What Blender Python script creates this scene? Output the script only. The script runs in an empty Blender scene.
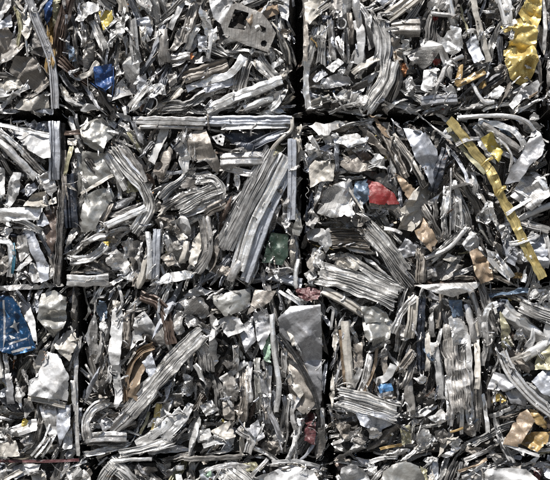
import bpy, math, random
import numpy as np
from mathutils import Vector, Euler
from mathutils.geometry import delaunay_2d_cdt

SC = bpy.context.scene
COL = SC.collection
rng = random.Random(11)
nrg = np.random.default_rng(11)
S = 0.005                      # metres per image pixel, on the wall plane
GZ = 628.0                     # image pixel row of the ground under the stack, extrapolated below the frame


def W(px, py, d=0.0):
    return Vector(((px - 275.0) * S, d, (GZ - py) * S))


# ------------------------------------------------------------------ camera
cam_d = bpy.data.cameras.new('camera')
cam = bpy.data.objects.new('camera', cam_d)
COL.objects.link(cam)
CAM_DIST = 8.0
cam.location = (0.0, -CAM_DIST, (GZ - 240.0) * S)
cam.rotation_euler = (math.radians(90), 0, 0)
cam_d.sensor_width = 36.0
cam_d.lens = 36.0 * CAM_DIST / (550.0 * S)
cam_d.clip_start = 0.1
cam_d.clip_end = 600.0
SC.camera = cam

# ------------------------------------------------------------- sky and sun
SUN_EL, SUN_AZ = math.radians(60), math.radians(30)
world = bpy.data.worlds.new('World')
SC.world = world
world.use_nodes = True
wn = world.node_tree
bg = wn.nodes['Background']
sky = wn.nodes.new('ShaderNodeTexSky')
sky.sky_type = 'NISHITA'
sky.sun_disc = False
sky.sun_elevation = SUN_EL
sky.sun_rotation = math.pi + SUN_AZ
sky.dust_density = 2.0
wn.links.new(sky.outputs[0], bg.inputs['Color'])
bg.inputs['Strength'].default_value = 0.06
sun_d = bpy.data.lights.new('sun', 'SUN')
sun_d.energy = 5.0
sun_d.angle = math.radians(0.53)
sun_d.color = (1.0, 0.978, 0.945)
sun = bpy.data.objects.new('sun', sun_d)
COL.objects.link(sun)
to_sun = Vector((-math.sin(SUN_AZ) * math.cos(SUN_EL), -math.cos(SUN_AZ) * math.cos(SUN_EL), math.sin(SUN_EL)))
sun.rotation_euler = to_sun.to_track_quat('Z', 'Y').to_euler()
SC.view_settings.view_transform = 'Standard'
SC.view_settings.look = 'None'
SC.view_settings.exposure = 0.55
SC.view_settings.gamma = 1.0
SC.view_settings.use_curve_mapping = False
SC.cycles.use_denoising = False
SC.cycles.max_bounces = 6
SC.cycles.diffuse_bounces = 3
SC.cycles.glossy_bounces = 4
SC.cycles.transmission_bounces = 2

# --------------------------------------------------------------- materials
MATS = {}


def material(code, name, base, metallic, rough, var=0.25, dirt=0.4, bump=0.5, streak=0.5, dirt_col=(0.062, 0.047, 0.034), crease=0.16, chip=None):
    m = bpy.data.materials.new(name)
    m.use_nodes = True
    nt = m.node_tree
    N, L = nt.nodes, nt.links
    bs = N['Principled BSDF']
    tc = N.new('ShaderNodeTexCoord')
    oi = N.new('ShaderNodeObjectInfo')
    off = N.new('ShaderNodeVectorMath'); off.operation = 'SCALE'
    off.inputs[0].default_value = (31.0, 17.0, 23.0)
    L.new(oi.outputs['Random'], off.inputs['Scale'])
    add = N.new('ShaderNodeVectorMath'); add.operation = 'ADD'
    L.new(tc.outputs['Object'], add.inputs[0]); L.new(off.outputs[0], add.inputs[1])
    # dirt blotches
    n1 = N.new('ShaderNodeTexNoise'); n1.inputs['Scale'].default_value = 22.0
    n1.inputs['Detail'].default_value = 6.0; n1.inputs['Roughness'].default_value = 0.68
    L.new(add.outputs[0], n1.inputs['Vector'])
    r1 = N.new('ShaderNodeMapRange'); r1.inputs[1].default_value = 0.46; r1.inputs[2].default_value = 0.68
    r1.inputs[3].default_value = 0.0; r1.inputs[4].default_value = dirt
    L.new(n1.outputs['Fac'], r1.inputs[0])
    # brushed streaks along each piece, with groove shade and ridge light in their tones
    mp = N.new('ShaderNodeMapping'); mp.inputs['Scale'].default_value = (9.0, 190.0, 1.0)
    uvo = N.new('ShaderNodeVectorMath'); uvo.operation = 'ADD'
    L.new(tc.outputs['UV'], uvo.inputs[0]); L.new(off.outputs[0], uvo.inputs[1])
    L.new(uvo.outputs[0], mp.inputs['Vector'])
    n2 = N.new('ShaderNodeTexNoise'); n2.inputs['Scale'].default_value = 1.0
    n2.inputs['Detail'].default_value = 4.0; n2.inputs['Roughness'].default_value = 0.6
    L.new(mp.outputs[0], n2.inputs['Vector'])
    # base colour varied piece by piece
    r2 = N.new('ShaderNodeMapRange'); r2.inputs[3].default_value = 1.0 - var; r2.inputs[4].default_value = 1.0 + var * 0.6
    L.new(oi.outputs['Random'], r2.inputs[0])
    r3 = N.new('ShaderNodeMapRange'); r3.inputs[1].default_value = 0.36; r3.inputs[2].default_value = 0.62
    r3.inputs[3].default_value = 1.0 - 0.65 * streak; r3.inputs[4].default_value = 1.0 + 0.28 * streak  # darkens groove lines and brightens ridge lines in the colour
    L.new(n2.outputs['Fac'], r3.inputs[0])
    mu = N.new('ShaderNodeMath'); mu.operation = 'MULTIPLY'
    L.new(r2.outputs[0], mu.inputs[0]); L.new(r3.outputs[0], mu.inputs[1])
    hs = N.new('ShaderNodeHueSaturation'); hs.inputs['Color'].default_value = (*base, 1)
    L.new(mu.outputs[0], hs.inputs['Value'])
    mx = N.new('ShaderNodeMix'); mx.data_type = 'RGBA'
    L.new(r1.outputs[0], mx.inputs[0]); L.new(hs.outputs[0], mx.inputs[6])
    mx.inputs[7].default_value = (*dirt_col, 1)
    if chip is None:
        chip = 0.0 if metallic > .45 else (0.3 if max(base) < .3 else 0.7)
    n5 = N.new('ShaderNodeTexNoise'); n5.inputs['Scale'].default_value = 48.0
    n5.inputs['Detail'].default_value = 5.0; n5.inputs['Roughness'].default_value = 0.7
    ofc = N.new('ShaderNodeVectorMath'); ofc.operation = 'ADD'; ofc.inputs[1].default_value = (7.3, 1.9, 4.4)
    L.new(add.outputs[0], ofc.inputs[0]); L.new(ofc.outputs[0], n5.inputs['Vector'])
    r5 = N.new('ShaderNodeMapRange'); r5.inputs[1].default_value = 0.585; r5.inputs[2].default_value = 0.63
    r5.inputs[3].default_value = 0.0; r5.inputs[4].default_value = chip
    L.new(n5.outputs['Fac'], r5.inputs[0])
    mc = N.new('ShaderNodeMix'); mc.data_type = 'RGBA'
    L.new(r5.outputs[0], mc.inputs[0]); L.new(mx.outputs[2], mc.inputs[6]); mc.inputs[7].default_value = (.42, .41, .40, 1)
    L.new(mc.outputs[2], bs.inputs['Base Color'])
    me = N.new('ShaderNodeMath'); me.operation = 'MULTIPLY_ADD'
    L.new(r1.outputs[0], me.inputs[0]); me.inputs[1].default_value = -metallic * 0.9; me.inputs[2].default_value = metallic
    L.new(me.outputs[0], bs.inputs['Metallic'])
    ro = N.new('ShaderNodeMapRange'); ro.inputs[1].default_value = 0.3; ro.inputs[2].default_value = 0.7
    ro.inputs[3].default_value = max(0.1, rough - 0.12); ro.inputs[4].default_value = min(1.0, rough + 0.16)
    L.new(n1.outputs['Fac'], ro.inputs[0]); L.new(ro.outputs[0], bs.inputs['Roughness'])
    # dents and scoring
    n3 = N.new('ShaderNodeTexNoise'); n3.inputs['Scale'].default_value = 70.0
    n3.inputs['Detail'].default_value = 3.0
    L.new(add.outputs[0], n3.inputs['Vector'])
    # crush creases
    nd = N.new('ShaderNodeTexNoise'); nd.inputs['Scale'].default_value = 9.0
    L.new(add.outputs[0], nd.inputs['Vector'])
    dm = N.new('ShaderNodeVectorMath'); dm.operation = 'MULTIPLY_ADD'
    L.new(nd.outputs['Color'], dm.inputs[0]); dm.inputs[1].default_value = (.12, .12, .12); L.new(add.outputs[0], dm.inputs[2])
    vo = N.new('ShaderNodeTexVoronoi'); vo.inputs['Scale'].default_value = 21.0
    L.new(dm.outputs[0], vo.inputs['Vector'])
    b0 = N.new('ShaderNodeBump'); b0.inputs['Strength'].default_value = crease; b0.inputs['Distance'].default_value = 0.022
    L.new(vo.outputs['Distance'], b0.inputs['Height'])
    b1 = N.new('ShaderNodeBump'); L.new(b0.outputs[0], b1.inputs['Normal']); b1.inputs['Strength'].default_value = bump; b1.inputs['Distance'].default_value = 0.0035
    L.new(n3.outputs['Fac'], b1.inputs['Height'])
    b2 = N.new('ShaderNodeBump'); b2.inputs['Strength'].default_value = streak; b2.inputs['Distance'].default_value = 0.0026
    L.new(n2.outputs['Fac'], b2.inputs['Height']); L.new(b1.outputs[0], b2.inputs['Normal'])
    L.new(b2.outputs[0], bs.inputs['Normal'])
    MATS[code] = m
    return m


material('Br', 'bright_aluminium', (0.87, 0.86, 0.84), 0.75, 0.38, 0.2, 0.5)
material('Al', 'mill_aluminium', (0.62, 0.605, 0.585), 0.7, 0.41, 0.25, 0.6)
material('Dl', 'dull_aluminium', (0.30, 0.285, 0.265), 0.55, 0.52, 0.35, 0.6)
material('Dk', 'grime_shade_metal', (0.10, 0.095, 0.09), 0.5, 0.5, 0.5, 0.5)  # grime tone; also stands in for crevice shade and dark reflections
material('Wh', 'white_lacquer', (0.52, 0.515, 0.505), 0.3, 0.42, 0.1, 0.5, 0.35, 0.12)
material('Cr', 'cream_lacquer', (0.47, 0.44, 0.39), 0.15, 0.45, 0.2, 0.4, 0.4, 0.22)
material('Gy', 'grey_lacquer', (0.38, 0.38, 0.39), 0.5, 0.42, 0.2, 0.5, 0.3, 0.15)
material('Bg', 'blue_grey_metal', (0.46, 0.475, 0.51), 0.5, 0.42, 0.25, 0.35, 0.4, 0.25)
material('Tp', 'taupe_lacquer', (0.29, 0.262, 0.23), 0.3, 0.5, 0.3, 0.5, 0.5, 0.35)
material('Tn', 'tan_lacquer', (0.25, 0.185, 0.125), 0.25, 0.45, 0.15, 0.35, 0.4, 0.2)
material('Bn', 'brown_lacquer', (0.105, 0.075, 0.06), 0.25, 0.45, 0.25, 0.4, 0.5, 0.3)
material('Cu', 'copper_scrap', (0.50, 0.24, 0.12), 0.7, 0.45, 0.3, 0.4)
material('Go', 'gold_anodised', (0.72, 0.56, 0.21), 0.65, 0.4, 0.1, 0.2, 0.4, 0.12)
material('Kg', 'khaki_gold_anodised', (0.54, 0.43, 0.18), 0.6, 0.42, 0.1, 0.25, 0.3, 0.5)
material('Ol', 'olive_lacquer', (0.34, 0.32, 0.21), 0.35, 0.45, 0.2, 0.35, 0.4, 0.3)
material('Kh', 'khaki_grey_metal', (0.37, 0.362, 0.335), 0.6, 0.38, 0.15, 0.3, 0.4, 0.15)
material('Yl', 'yellow_lacquer', (0.52, 0.41, 0.10), 0.2, 0.4, 0.15, 0.3, 0.4, 0.15)
material('Oc', 'ochre_lacquer', (0.34, 0.23, 0.095), 0.3, 0.42, 0.15, 0.35, 0.4, 0.25)
material('Bl', 'deep_blue_print', (0.003, 0.032, 0.085), 0.15, 0.3, 0.1, 0.18, 0.3, 0.2)
material('Nb', 'royal_blue_lacquer', (0.014, 0.048, 0.15), 0.2, 0.35, 0.15, 0.25, 0.4, 0.12)
material('Sb', 'slate_blue_lacquer', (0.12, 0.165, 0.225), 0.3, 0.4, 0.15, 0.3, 0.4, 0.2)
material('Lb', 'sky_blue_lacquer', (0.07, 0.20, 0.40), 0.2, 0.38, 0.1, 0.2)
material('Tl', 'teal_lacquer', (0.025, 0.11, 0.16), 0.2, 0.4, 0.1, 0.2)
material('Nv', 'navy_lacquer', (0.028, 0.034, 0.048), 0.3, 0.4, 0.2, 0.3)
material('Rd', 'red_lacquer', (0.155, 0.013, 0.012), 0.15, 0.42, 0.1, 0.25, 0.3, 0.2)
material('Mr', 'maroon_lacquer', (0.085, 0.026, 0.028), 0.2, 0.45, 0.15, 0.3)
material('Gn', 'green_lacquer', (0.031, 0.055, 0.038), 0.2, 0.42, 0.1, 0.25, 0.25, 0.2)
material('Pg', 'pale_green_lacquer', (0.34, 0.48, 0.36), 0.3, 0.45, 0.1, 0.3)
material('Bk', 'black_strapping', (0.016, 0.016, 0.016), 0.0, 0.6, 0.2, 0.2, chip=0.1)
material('core', 'packed_scrap', (0.12, 0.115, 0.108), 0.6, 0.6, 0.2, 0.6, 1.0, 0.3)  # same scrap metal, its base colour darkened to stand for deep shade
material('ground', 'concrete_yard', (0.10, 0.097, 0.09), 0.0, 0.85, 0.05, 0.3, 0.3, 0.1)


def fragment_material():
    m = bpy.data.materials.new('scrap_fragments')
    m.use_nodes = True
    N, L = m.node_tree.nodes, m.node_tree.links
    bs = N['Principled BSDF']
    g = N.new('ShaderNodeNewGeometry')
    r = N.new('ShaderNodeValToRGB')
    cr = r.color_ramp; cr.interpolation = 'CONSTANT'
    stops = [(0, (.82, .81, .79)), (.2, (.55, .54, .52)), (.4, (.28, .265, .25)), (.56, (.10, .095, .09)), (.7, (.72, .70, .66)), (.8, (.5, .44, .36)), (.87, (.26, .2, .16)),
             (.92, (.42, .45, .5)), (.955, (.45, .25, .13)), (.968, (.5, .42, .14)), (.98, (.1, .17, .32)), (.99, (.3, .05, .05))]
    while len(cr.elements) < len(stops):
        cr.elements.new(1.0)
    for e, (p, c) in zip(cr.elements, stops):
        e.position = p; e.color = (*c, 1)
    L.new(g.outputs['Random Per Island'], r.inputs[0])
    L.new(r.outputs[0], bs.inputs['Base Color'])
    bs.inputs['Metallic'].default_value = 0.45
    bs.inputs['Roughness'].default_value = 0.48
    MATS['frag'] = m


fragment_material()

# ---------------------------------------------------------- mesh generators


def in_poly(P, poly):
    x, y = P[:, 0], P[:, 1]
    inside = np.zeros(len(P), bool)
    n = len(poly)
    j = n - 1
    for i in range(n):
        xi, yi = poly[i]; xj, yj = poly[j]
        if yi != yj:
            c = ((yi > y) != (yj > y)) & (x < (xj - xi) * (y - yi) / (yj - yi) + xi)
            inside ^= c
        j = i
    return inside


def folds(P, size, slope, r, n=7, lo=0.16, hi=1.1, ang=None):
    """Crumple: a few through-going creases and many short ridges and dents, none of them repeating."""
    z = np.zeros(len(P))
    if slope <= 0 or len(P) == 0:
        return z
    mn, mx = P.min(0), P.max(0)

    def frame():
        a = r.uniform(0, math.pi) if ang is None else ang + r.gauss(0, 0.35)
        c = (r.uniform(mn[0], mx[0]), r.uniform(mn[1], mx[1]))
        q = (P[:, 0] - c[0]) * math.cos(a) + (P[:, 1] - c[1]) * math.sin(a)
        u = -(P[:, 0] - c[0]) * math.sin(a) + (P[:, 1] - c[1]) * math.cos(a)
        return q, u
    for _ in range(4):
        q, u = frame()
        q = q + 0.03 * size * np.sin(u / size * 4 + r.uniform(0, 6))
        z += r.choice((-1, 1)) * slope * r.uniform(.2, .5) * np.abs(q)
    area = max(float((mx[0] - mn[0]) * (mx[1] - mn[1])), 1.0)
    m = int(n * 2.2 * min(2.5, max(1.0, area / (size * size) * .8)))
    for _ in range(m):
        q, u = frame()
        wd = size * math.exp(r.uniform(math.log(lo), math.log(.55)))
        ln = wd * r.uniform(.8, 3.0)
        k = r.uniform(.2, .8)
        q = q + .12 * wd * np.sin(u / wd * 2 + r.uniform(0, 6))
        tent = np.where(q < 0, 1 + q / (wd * k), 1 - q / (wd * (1 - k)))
        z += r.choice((-1, 1, 1)) * slope * r.uniform(.35, 1.0) * wd * .5 * np.clip(tent, 0, 1) * np.clip(1.4 - np.abs(u) / ln, 0, 1)
    return z - z.mean()


def make_mesh(name, V, F, UV=None, sharp=38.0):
    me = bpy.data.meshes.new(name)
    V = np.asarray(V, np.float32)
    me.vertices.add(len(V)); me.vertices.foreach_set('co', V.ravel())
    lens = np.array([len(f) for f in F], np.int32)
    idx = np.fromiter((i for f in F for i in f), np.int32)
    me.loops.add(len(idx)); me.loops.foreach_set('vertex_index', idx)
    me.polygons.add(len(F))
    st = np.zeros(len(F), np.int32); st[1:] = np.cumsum(lens)[:-1]
    me.polygons.foreach_set('loop_start', st)
    me.update(calc_edges=True)
    me.validate()
    me.polygons.foreach_set('use_smooth', np.ones(len(me.polygons), bool))
    if UV is not None and len(me.loops) == len(idx):
        uv = me.uv_layers.new(name='UVMap')
        uv.data.foreach_set('uv', np.asarray(UV, np.float32)[idx].ravel())
    me.set_sharp_from_angle(angle=math.radians(sharp))
    return me


def sheet_geo(poly, slope, r, h=None, dome=0.0, tilt=(0, 0), thick=0.002, rag=0.5, holes=(), ang=None, lo=0.16):
    """A crumpled sheet from an outline in image pixel units; returns verts (local metres, around its centre), faces, uvs, centre."""
    pts = [tuple(p) for p in poly]
    A = np.array(pts, float)
    c = (A.min(0) + A.max(0)) / 2
    ext = A.max(0) - A.min(0)
    size = max(float(np.linalg.norm(ext)) * 0.7, 2.0)
    if h is None:
        h = min(max(size / 20.0, 0.85), 2.0)

    def ring(pp, jag):
        out = []
        w1, w2, p1, p2 = r.uniform(.25, .5), r.uniform(.6, 1.1), r.uniform(0, 6), r.uniform(0, 6)
        run = 0.0
        for i in range(len(pp)):
            p, q = np.array(pp[i], float), np.array(pp[(i + 1) % len(pp)], float)
            n = max(1, int(np.linalg.norm(q - p) / (h * 1.3)))
            t = (q - p); nn = np.array([-t[1], t[0]]); ln = np.linalg.norm(nn)
            nn = nn / ln if ln > 0 else nn
            for k in range(n):
                v = p + t * k / n
                run += ln / n
                if k:
                    v = v + nn * (r.gauss(0, 0.16) + .5 * math.sin(run * w1 + p1) + .2 * math.sin(run * w2 + p2)) * jag
                    if jag > .3 and size > 9 and r.random() < .03:
                        v = v + nn * r.uniform(.8, 2.4) * turn
                out.append(v)
        return out
    ar = sum(pts[i - 1][0] * pts[i][1] - pts[i][0] * pts[i - 1][1] for i in range(len(pts)))
    turn = 1.0 if ar > 0 else -1.0
    O = ring(pts, rag)
    Hs = [ring(q, rag * 0.4) for q in holes]
    verts, edges = [], []
    for rg in [O] + Hs:
        b = len(verts)
        verts += rg
        edges += [(b + i, b + (i + 1) % len(rg)) for i in range(len(rg))]
    gx = np.arange(A[:, 0].min() - 1, A[:, 0].max() + 1, h)
    gy = np.arange(A[:, 1].min() - 1, A[:, 1].max() + 1, h * 0.87)
    G = np.array([(x + (h / 2 if j % 2 else 0) + r.uniform(-.28, .28) * h, y + r.uniform(-.28, .28) * h) for j, y in enumerate(gy) for x in gx])
    if len(G):
        Oa = np.array(O)
        m = in_poly(G, O)
        dd = np.sqrt(((G[:, None, :] - Oa[None, :, :]) ** 2).sum(2)).min(1)
        m &= dd > h * 0.55
        for q in Hs:
            m &= ~in_poly(G, q)
            m &= np.sqrt(((G[:, None, :] - np.array(q)[None]) ** 2).sum(2)).min(1) > h * 0.5
        verts += list(G[m])
    res = delaunay_2d_cdt([Vector((float(v[0]), float(v[1]))) for v in verts], edges, [], 0, 1e-5)
    P = np.array([(v.x, v.y) for v in res[0]])
    T = np.array([f for f in res[2] if len(f) == 3])
    cen = P[T].mean(1)
    k = in_poly(cen, O)
    for q in Hs:
        k &= ~in_poly(cen, q)
    T = T[k]
    X = P - c
    z = folds(X, size, slope, r, lo=lo, ang=ang)
    # curl, dome, tilt
    if rag > .2:
        dO = np.sqrt(((P[:, None, :] - np.array(O)[None]) ** 2).sum(2)).min(1)
        th = np.arctan2(X[:, 1], X[:, 0])
        z += np.exp(-dO / 1.8) * (.7 * np.sin(th * 2 + r.uniform(0, 6)) + .35 * np.sin(th * 5 + r.uniform(0, 6)))
    if dome:
        q = (X[:, 0] / max(ext[0], 1) * 2) ** 2 + (X[:, 1] / max(ext[1], 1) * 2) ** 2
        z += dome * (1 - q)
    z += X[:, 0] * tilt[0] - X[:, 1] * tilt[1]
    z += np.array([r.gauss(0, 0.05) for _ in range(len(X))])
    V = np.stack([X[:, 0] * S, -z * S, -X[:, 1] * S], 1)
    # wind so that the normal looks at -Y
    a, b, d = V[T[:, 0]], V[T[:, 1]], V[T[:, 2]]
    ny = np.cross(b - a, d - a)[:, 1]
    T[ny > 0] = T[ny > 0][:, ::-1]
    ta = r.uniform(0, math.pi) if ang is None else ang
    UV = np.stack([X @ np.array([math.cos(ta), math.sin(ta)]), X @ np.array([-math.sin(ta), math.cos(ta)])], 1) * S
    F = [tuple(t) for t in T.tolist()]
    if thick:
        n = len(V)
        ed = {}
        for f in F:
            for i in range(3):
                e = (f[i], f[(i + 1) % 3])
                ed[e] = ed.get(e, 0) + 1
        border = [e for e in ed if (e[1], e[0]) not in ed]
        ids = sorted({i for e in border for i in e})
        mp = {v: n + i for i, v in enumerate(ids)}
        V = np.concatenate([V, V[ids] + np.array([0, thick, 0])])
        UV = np.concatenate([UV, UV[ids]])
        F += [(e[1], e[0], mp[e[0]], mp[e[1]]) for e in border]
    return V, F, UV, c


PROFILES = {
    'channel': [(-.5, -.5), (-.5, 0), (-.3, .03), (-.24, -.26), (0.02, -.22), (.08, -.04), (.16, -.04), (.24, -.26), (.3, .03), (.5, 0), (.5, -.5)],
    'angle': [(-.5, -.5), (-.5, 0), (-.45, .04), (0, 0.02), (.5, -.03)],
    'box': [(-.5, -.7), (-.5, -.05), (-.44, 0), (-.1, .01), (-.05, -.16), (.05, -.16), (.1, .01), (.44, 0), (.5, -.05), (.5, -.7)],
}


def spline(pts, step=2.0):
    P = [np.array(p, float) for p in pts]
    if len(P) == 2:
        P = [P[0], (P[0] + P[1]) / 2, P[1]]
    Q = [2 * P[0] - P[1]] + P + [2 * P[-1] - P[-2]]
    out = []
    for i in range(1, len(Q) - 2):
        p0, p1, p2, p3 = Q[i - 1], Q[i], Q[i + 1], Q[i + 2]
        n = max(2, int(np.linalg.norm(p2 - p1) / step))
        for k in range(n):
            t = k / n
            out.append(0.5 * (2 * p1 + (p2 - p0) * t + (2 * p0 - 5 * p1 + 4 * p2 - p3) * t * t + (3 * p1 - p0 - 3 * p2 + p3) * t ** 3))
    out.append(P[-1])
    return np.array(out)


def band_geo(kind, width, pts, r, roll=None, sink=3.0, taper=None, rough=1.0, crush=.3, deep=1.0):
    """A bar, strip, tube or ribbed bundle swept along a line; same returns as sheet_geo."""
    C = spline(pts, 1.6 if kind != 'rod' else 1.2)
    n = len(C)
    # small kinks along the line
    tt = np.gradient(C, axis=0); tt /= np.maximum(np.linalg.norm(tt, axis=1, keepdims=True), 1e-6)
    run = np.concatenate([[0], np.cumsum(np.linalg.norm(np.diff(C, axis=0), axis=1))])
    off = np.zeros(n)
    for lam, amp in ((17, .8), (7, .3)):
        q = run / (lam * r.uniform(.8, 1.3)) + r.random()
        off += min(rough, rough ** 2) * amp * min(1, width / 7) * (np.abs(np.mod(q, 1) * 2 - 1) - .5)
    C = C + np.stack([-tt[:, 1], tt[:, 0]], 1) * off[:, None]
    c = (C.min(0) + C.max(0)) / 2
    closed = False
    if kind == 'tube':
        k = 12; closed = True
        prof = [(.5 * math.cos(2 * math.pi * i / k), .42 * math.sin(2 * math.pi * i / k)) for i in range(k)]
    elif kind == 'rod':
        k = 6; closed = True
        prof = [(.5 * math.cos(2 * math.pi * i / k), .5 * math.sin(2 * math.pi * i / k)) for i in range(k)]
    elif kind == 'flat':
        a = r.uniform(-.06, .14)
        prof = [(u, a * (1 - 4 * u * u) + (r.uniform(.03, .1) if abs(u) > .4 else 0)) for u in (-.5, -.42, -.2, 0, .2, .42, .5)]
    elif kind == 'pleat':
        m = max(3, int(round(width / 2.0)))
        prof = []
        us = np.cumsum([r.uniform(.6, 1.5) for _ in range(2 * m)])
        us = (us - us[0]) / (us[-1] - us[0]) - .5
        for i, u in enumerate(us):
            prof.append((float(u), (r.uniform(.0, .12) if i % 2 else -r.uniform(.12, .42)) * deep * 9 / max(width, 9)))
    else:
        prof = PROFILES[kind]
    prof = np.array(prof)
    if roll is None:
        roll = r.uniform(-.15, .5) if kind not in ('tube', 'rod') else 0.0
    else:
        roll = abs(roll)
    ax = C[-1] - C[0]
    if (-ax[1] * .35 + ax[0] * .94) < 0:
        roll = -roll
    tw = r.uniform(-.25, .25)
    ph = [r.uniform(0, 6.28) for _ in range(8)]
    s = np.linspace(0, 1, n)
    T = np.gradient(C, axis=0)
    T /= np.maximum(np.linalg.norm(T, axis=1, keepdims=True), 1e-6)
    Nn = np.stack([-T[:, 1], T[:, 0]], 1)
    leng = np.linalg.norm(np.diff(C, axis=0), axis=1).sum()
    m = len(prof)
    V = np.zeros((n, m, 3)); UV = np.zeros((n, m, 2))
    depth = sink * np.abs(2 * s - 1) ** 3 + 0.5 * rough * np.sin(s * leng / 9 + ph[0]) * min(1, width / 6)
    wob = 1 + rough * (0.07 * np.sin(s * leng / 6.0 + ph[1]) + 0.05 * np.sin(s * leng / 2.7 + ph[2]))
    if taper:
        wob = wob * (taper[0] + (taper[1] - taper[0]) * s)
    flat = np.clip(1 + rough * (0.28 * np.sin(s * leng / 8.0 + ph[3]) + 0.15 * np.sin(s * leng / 3.1 + ph[4])), .25, 1.6)
    drift = [(r.uniform(-1, 1), r.uniform(0, 6.28), r.uniform(5, 14)) for _ in range(m)]
    ends = [(r.uniform(-1, 1), r.uniform(-1, 1)) for _ in range(m)]
    for j in range(m):
        u = prof[j, 0] * width * wob
        v = prof[j, 1] * width * flat
        if kind == 'pleat':
            dj = drift[j]
            u = u + 0.6 * np.sin(s * leng / dj[2] + dj[1]) * width / m * 1.3
            v = v + 0.55 * np.sin(s * leng / dj[2] * .7 + dj[1] * 2) * width / m
        elif kind in ('tube', 'flat'):
            v = v + rough * 0.05 * width * np.sin(s * leng / drift[j][2] + drift[j][1])
        a = roll + tw * (s - .5) * 2
        uu = u * np.cos(a) - v * np.sin(a)
        vv = u * np.sin(a) + v * np.cos(a)
        Q = C + Nn * uu[:, None]
        e0, e1 = ends[j]
        amp = (2.6 if kind == 'pleat' else 0.5) * min(1.0, leng / 25)
        Q = Q + T * (e0 * amp * np.clip(1 - s * 6, 0, 1) + e1 * amp * np.clip(s * 6 - 5, 0, 1))[:, None]
        X = Q - c
        V[:, j, 0] = X[:, 0] * S; V[:, j, 2] = -X[:, 1] * S
        V[:, j, 1] = (depth - vv) * S
        UV[:, j, 0] = s * leng * S; UV[:, j, 1] = (j + .5) * width / m * S * 1.5
    if crush and not closed:
        sw = np.stack([np.repeat(s * leng, m), np.tile(prof[:, 0] * width, n)], 1)
        cz = folds(sw, max(10.0, width * 1.2), crush * min(rough, rough ** 2), r, n=5, lo=.35, hi=1.3)
        V[:, :, 1] -= cz.reshape(n, m) * S
    F = []
    mm = m if closed else m - 1
    for i in range(n - 1):
        for j in range(mm):
            j2 = (j + 1) % m
            F.append((i * m + j, i * m + j2, (i + 1) * m + j2, (i + 1) * m + j))
    return V.reshape(-1, 3), F, UV.reshape(-1, 2), c


# ------------------------------------------------------------ object helpers
BAND_NAME = {'flat': 'flat_strip', 'channel': 'channel_bar', 'angle': 'angle_bar', 'box': 'box_section', 'tube': 'crushed_tube', 'rod': 'bent_rod', 'pleat': 'ribbed_bundle'}
BALES = {}


class Bale:
    pass


GROUP = 'pressed scrap bales stacked in a wall'


def bale(code, label, x0, y0, x1, y1, flow, dens=1.0, vis=None):
    B = Bale()
    B.code, B.x0, B.y0, B.x1, B.y1, B.flow, B.dens = code, x0, y0, x1, y1, flow, dens
    B.vis = vis or (x0, y0, x1, y1)
    e = bpy.data.objects.new('scrap_bale', None)
    COL.objects.link(e)
    e.location = W((x0 + x1) / 2, y1, 0.45)
    e.empty_display_size = 0.2
    e['label'] = label; e['category'] = 'scrap bale'; e['group'] = GROUP
    B.root = e
    B.base = e.location.copy()
    B.mask = np.zeros((int(y1 - y0) + 40, int(x1 - x0) + 40), bool)
    BALES[code] = B
    return B


CUR = None


def put(me, c, d, code, name, label=None, parent=None, extra=None):
    o = bpy.data.objects.new(name, me)
    COL.objects.link(o)
    p = parent or CUR.root
    o.parent = p
    o.location = W(c[0], c[1], d) - (CUR.base if parent is None else parent['wpos_v'])
    if not me.materials:
        me.materials.append(None)
    o.material_slots[0].link = 'OBJECT'
    o.material_slots[0].material = MATS[code]
    if label:
        o['label'] = label
    return o


def mark(poly):
    B = CUR
    P = np.array(poly, float)
    h, w = B.mask.shape
    xs = np.arange(w) + B.x0 - 20 + .5; ys = np.arange(h) + B.y0 - 20 + .5
    X, Y = np.meshgrid(xs, ys)
    B.mask |= in_poly(np.stack([X.ravel(), Y.ravel()], 1), P).reshape(h, w)


def parse(t):
    return [tuple(float(v) for v in p.split(',')) for p in t.split()]


def s(code, t, cr=.35, d=None, n='crushed_sheet', lab=None, tilt=None, dome=0, holes=(), ang=None, thick=.002, rag=.6, lo=.13, h=None):
    r = random.Random(rng.random())
    poly = parse(t)
    if tilt is None:
        tilt = (r.uniform(-.2, .2), r.uniform(-.35, .1))
    V, F, UV, c = sheet_geo(poly, cr * 1.3 + .09, r, dome=dome, tilt=tilt, holes=[parse(q) if isinstance(q, str) else q for q in holes], ang=ang, thick=thick, rag=rag, lo=lo, h=h)
    if d is None:
        d = r.uniform(-.002, .012)
    mark(poly)
    return put(make_mesh(n, V, F, UV), c, d, code, n, lab)


def b(code, kind, w, t, d=None, n=None, lab=None, roll=None, sink=3.0, taper=None, rough=None, deep=1.0, crush=.3):
    r = random.Random(rng.random())
    pts = parse(t)
    if rough is None:
        rough = .65 if kind == 'pleat' else 1.0
    V, F, UV, c = band_geo(kind, w, pts, r, roll, sink, taper, rough, crush, deep)
    if d is None:
        d = r.uniform(-.012, .0)
    C = spline(pts, 4)
    T = np.gradient(C, axis=0); T /= np.maximum(np.linalg.norm(T, axis=1, keepdims=True), 1e-6)
    N = np.stack([-T[:, 1], T[:, 0]], 1) * w * .42
    mark(list(C + N) + list((C - N)[::-1]))
    n = n or BAND_NAME[kind]
    return put(make_mesh(n, V, F, UV, 32), c, d, code, n, lab)


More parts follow.
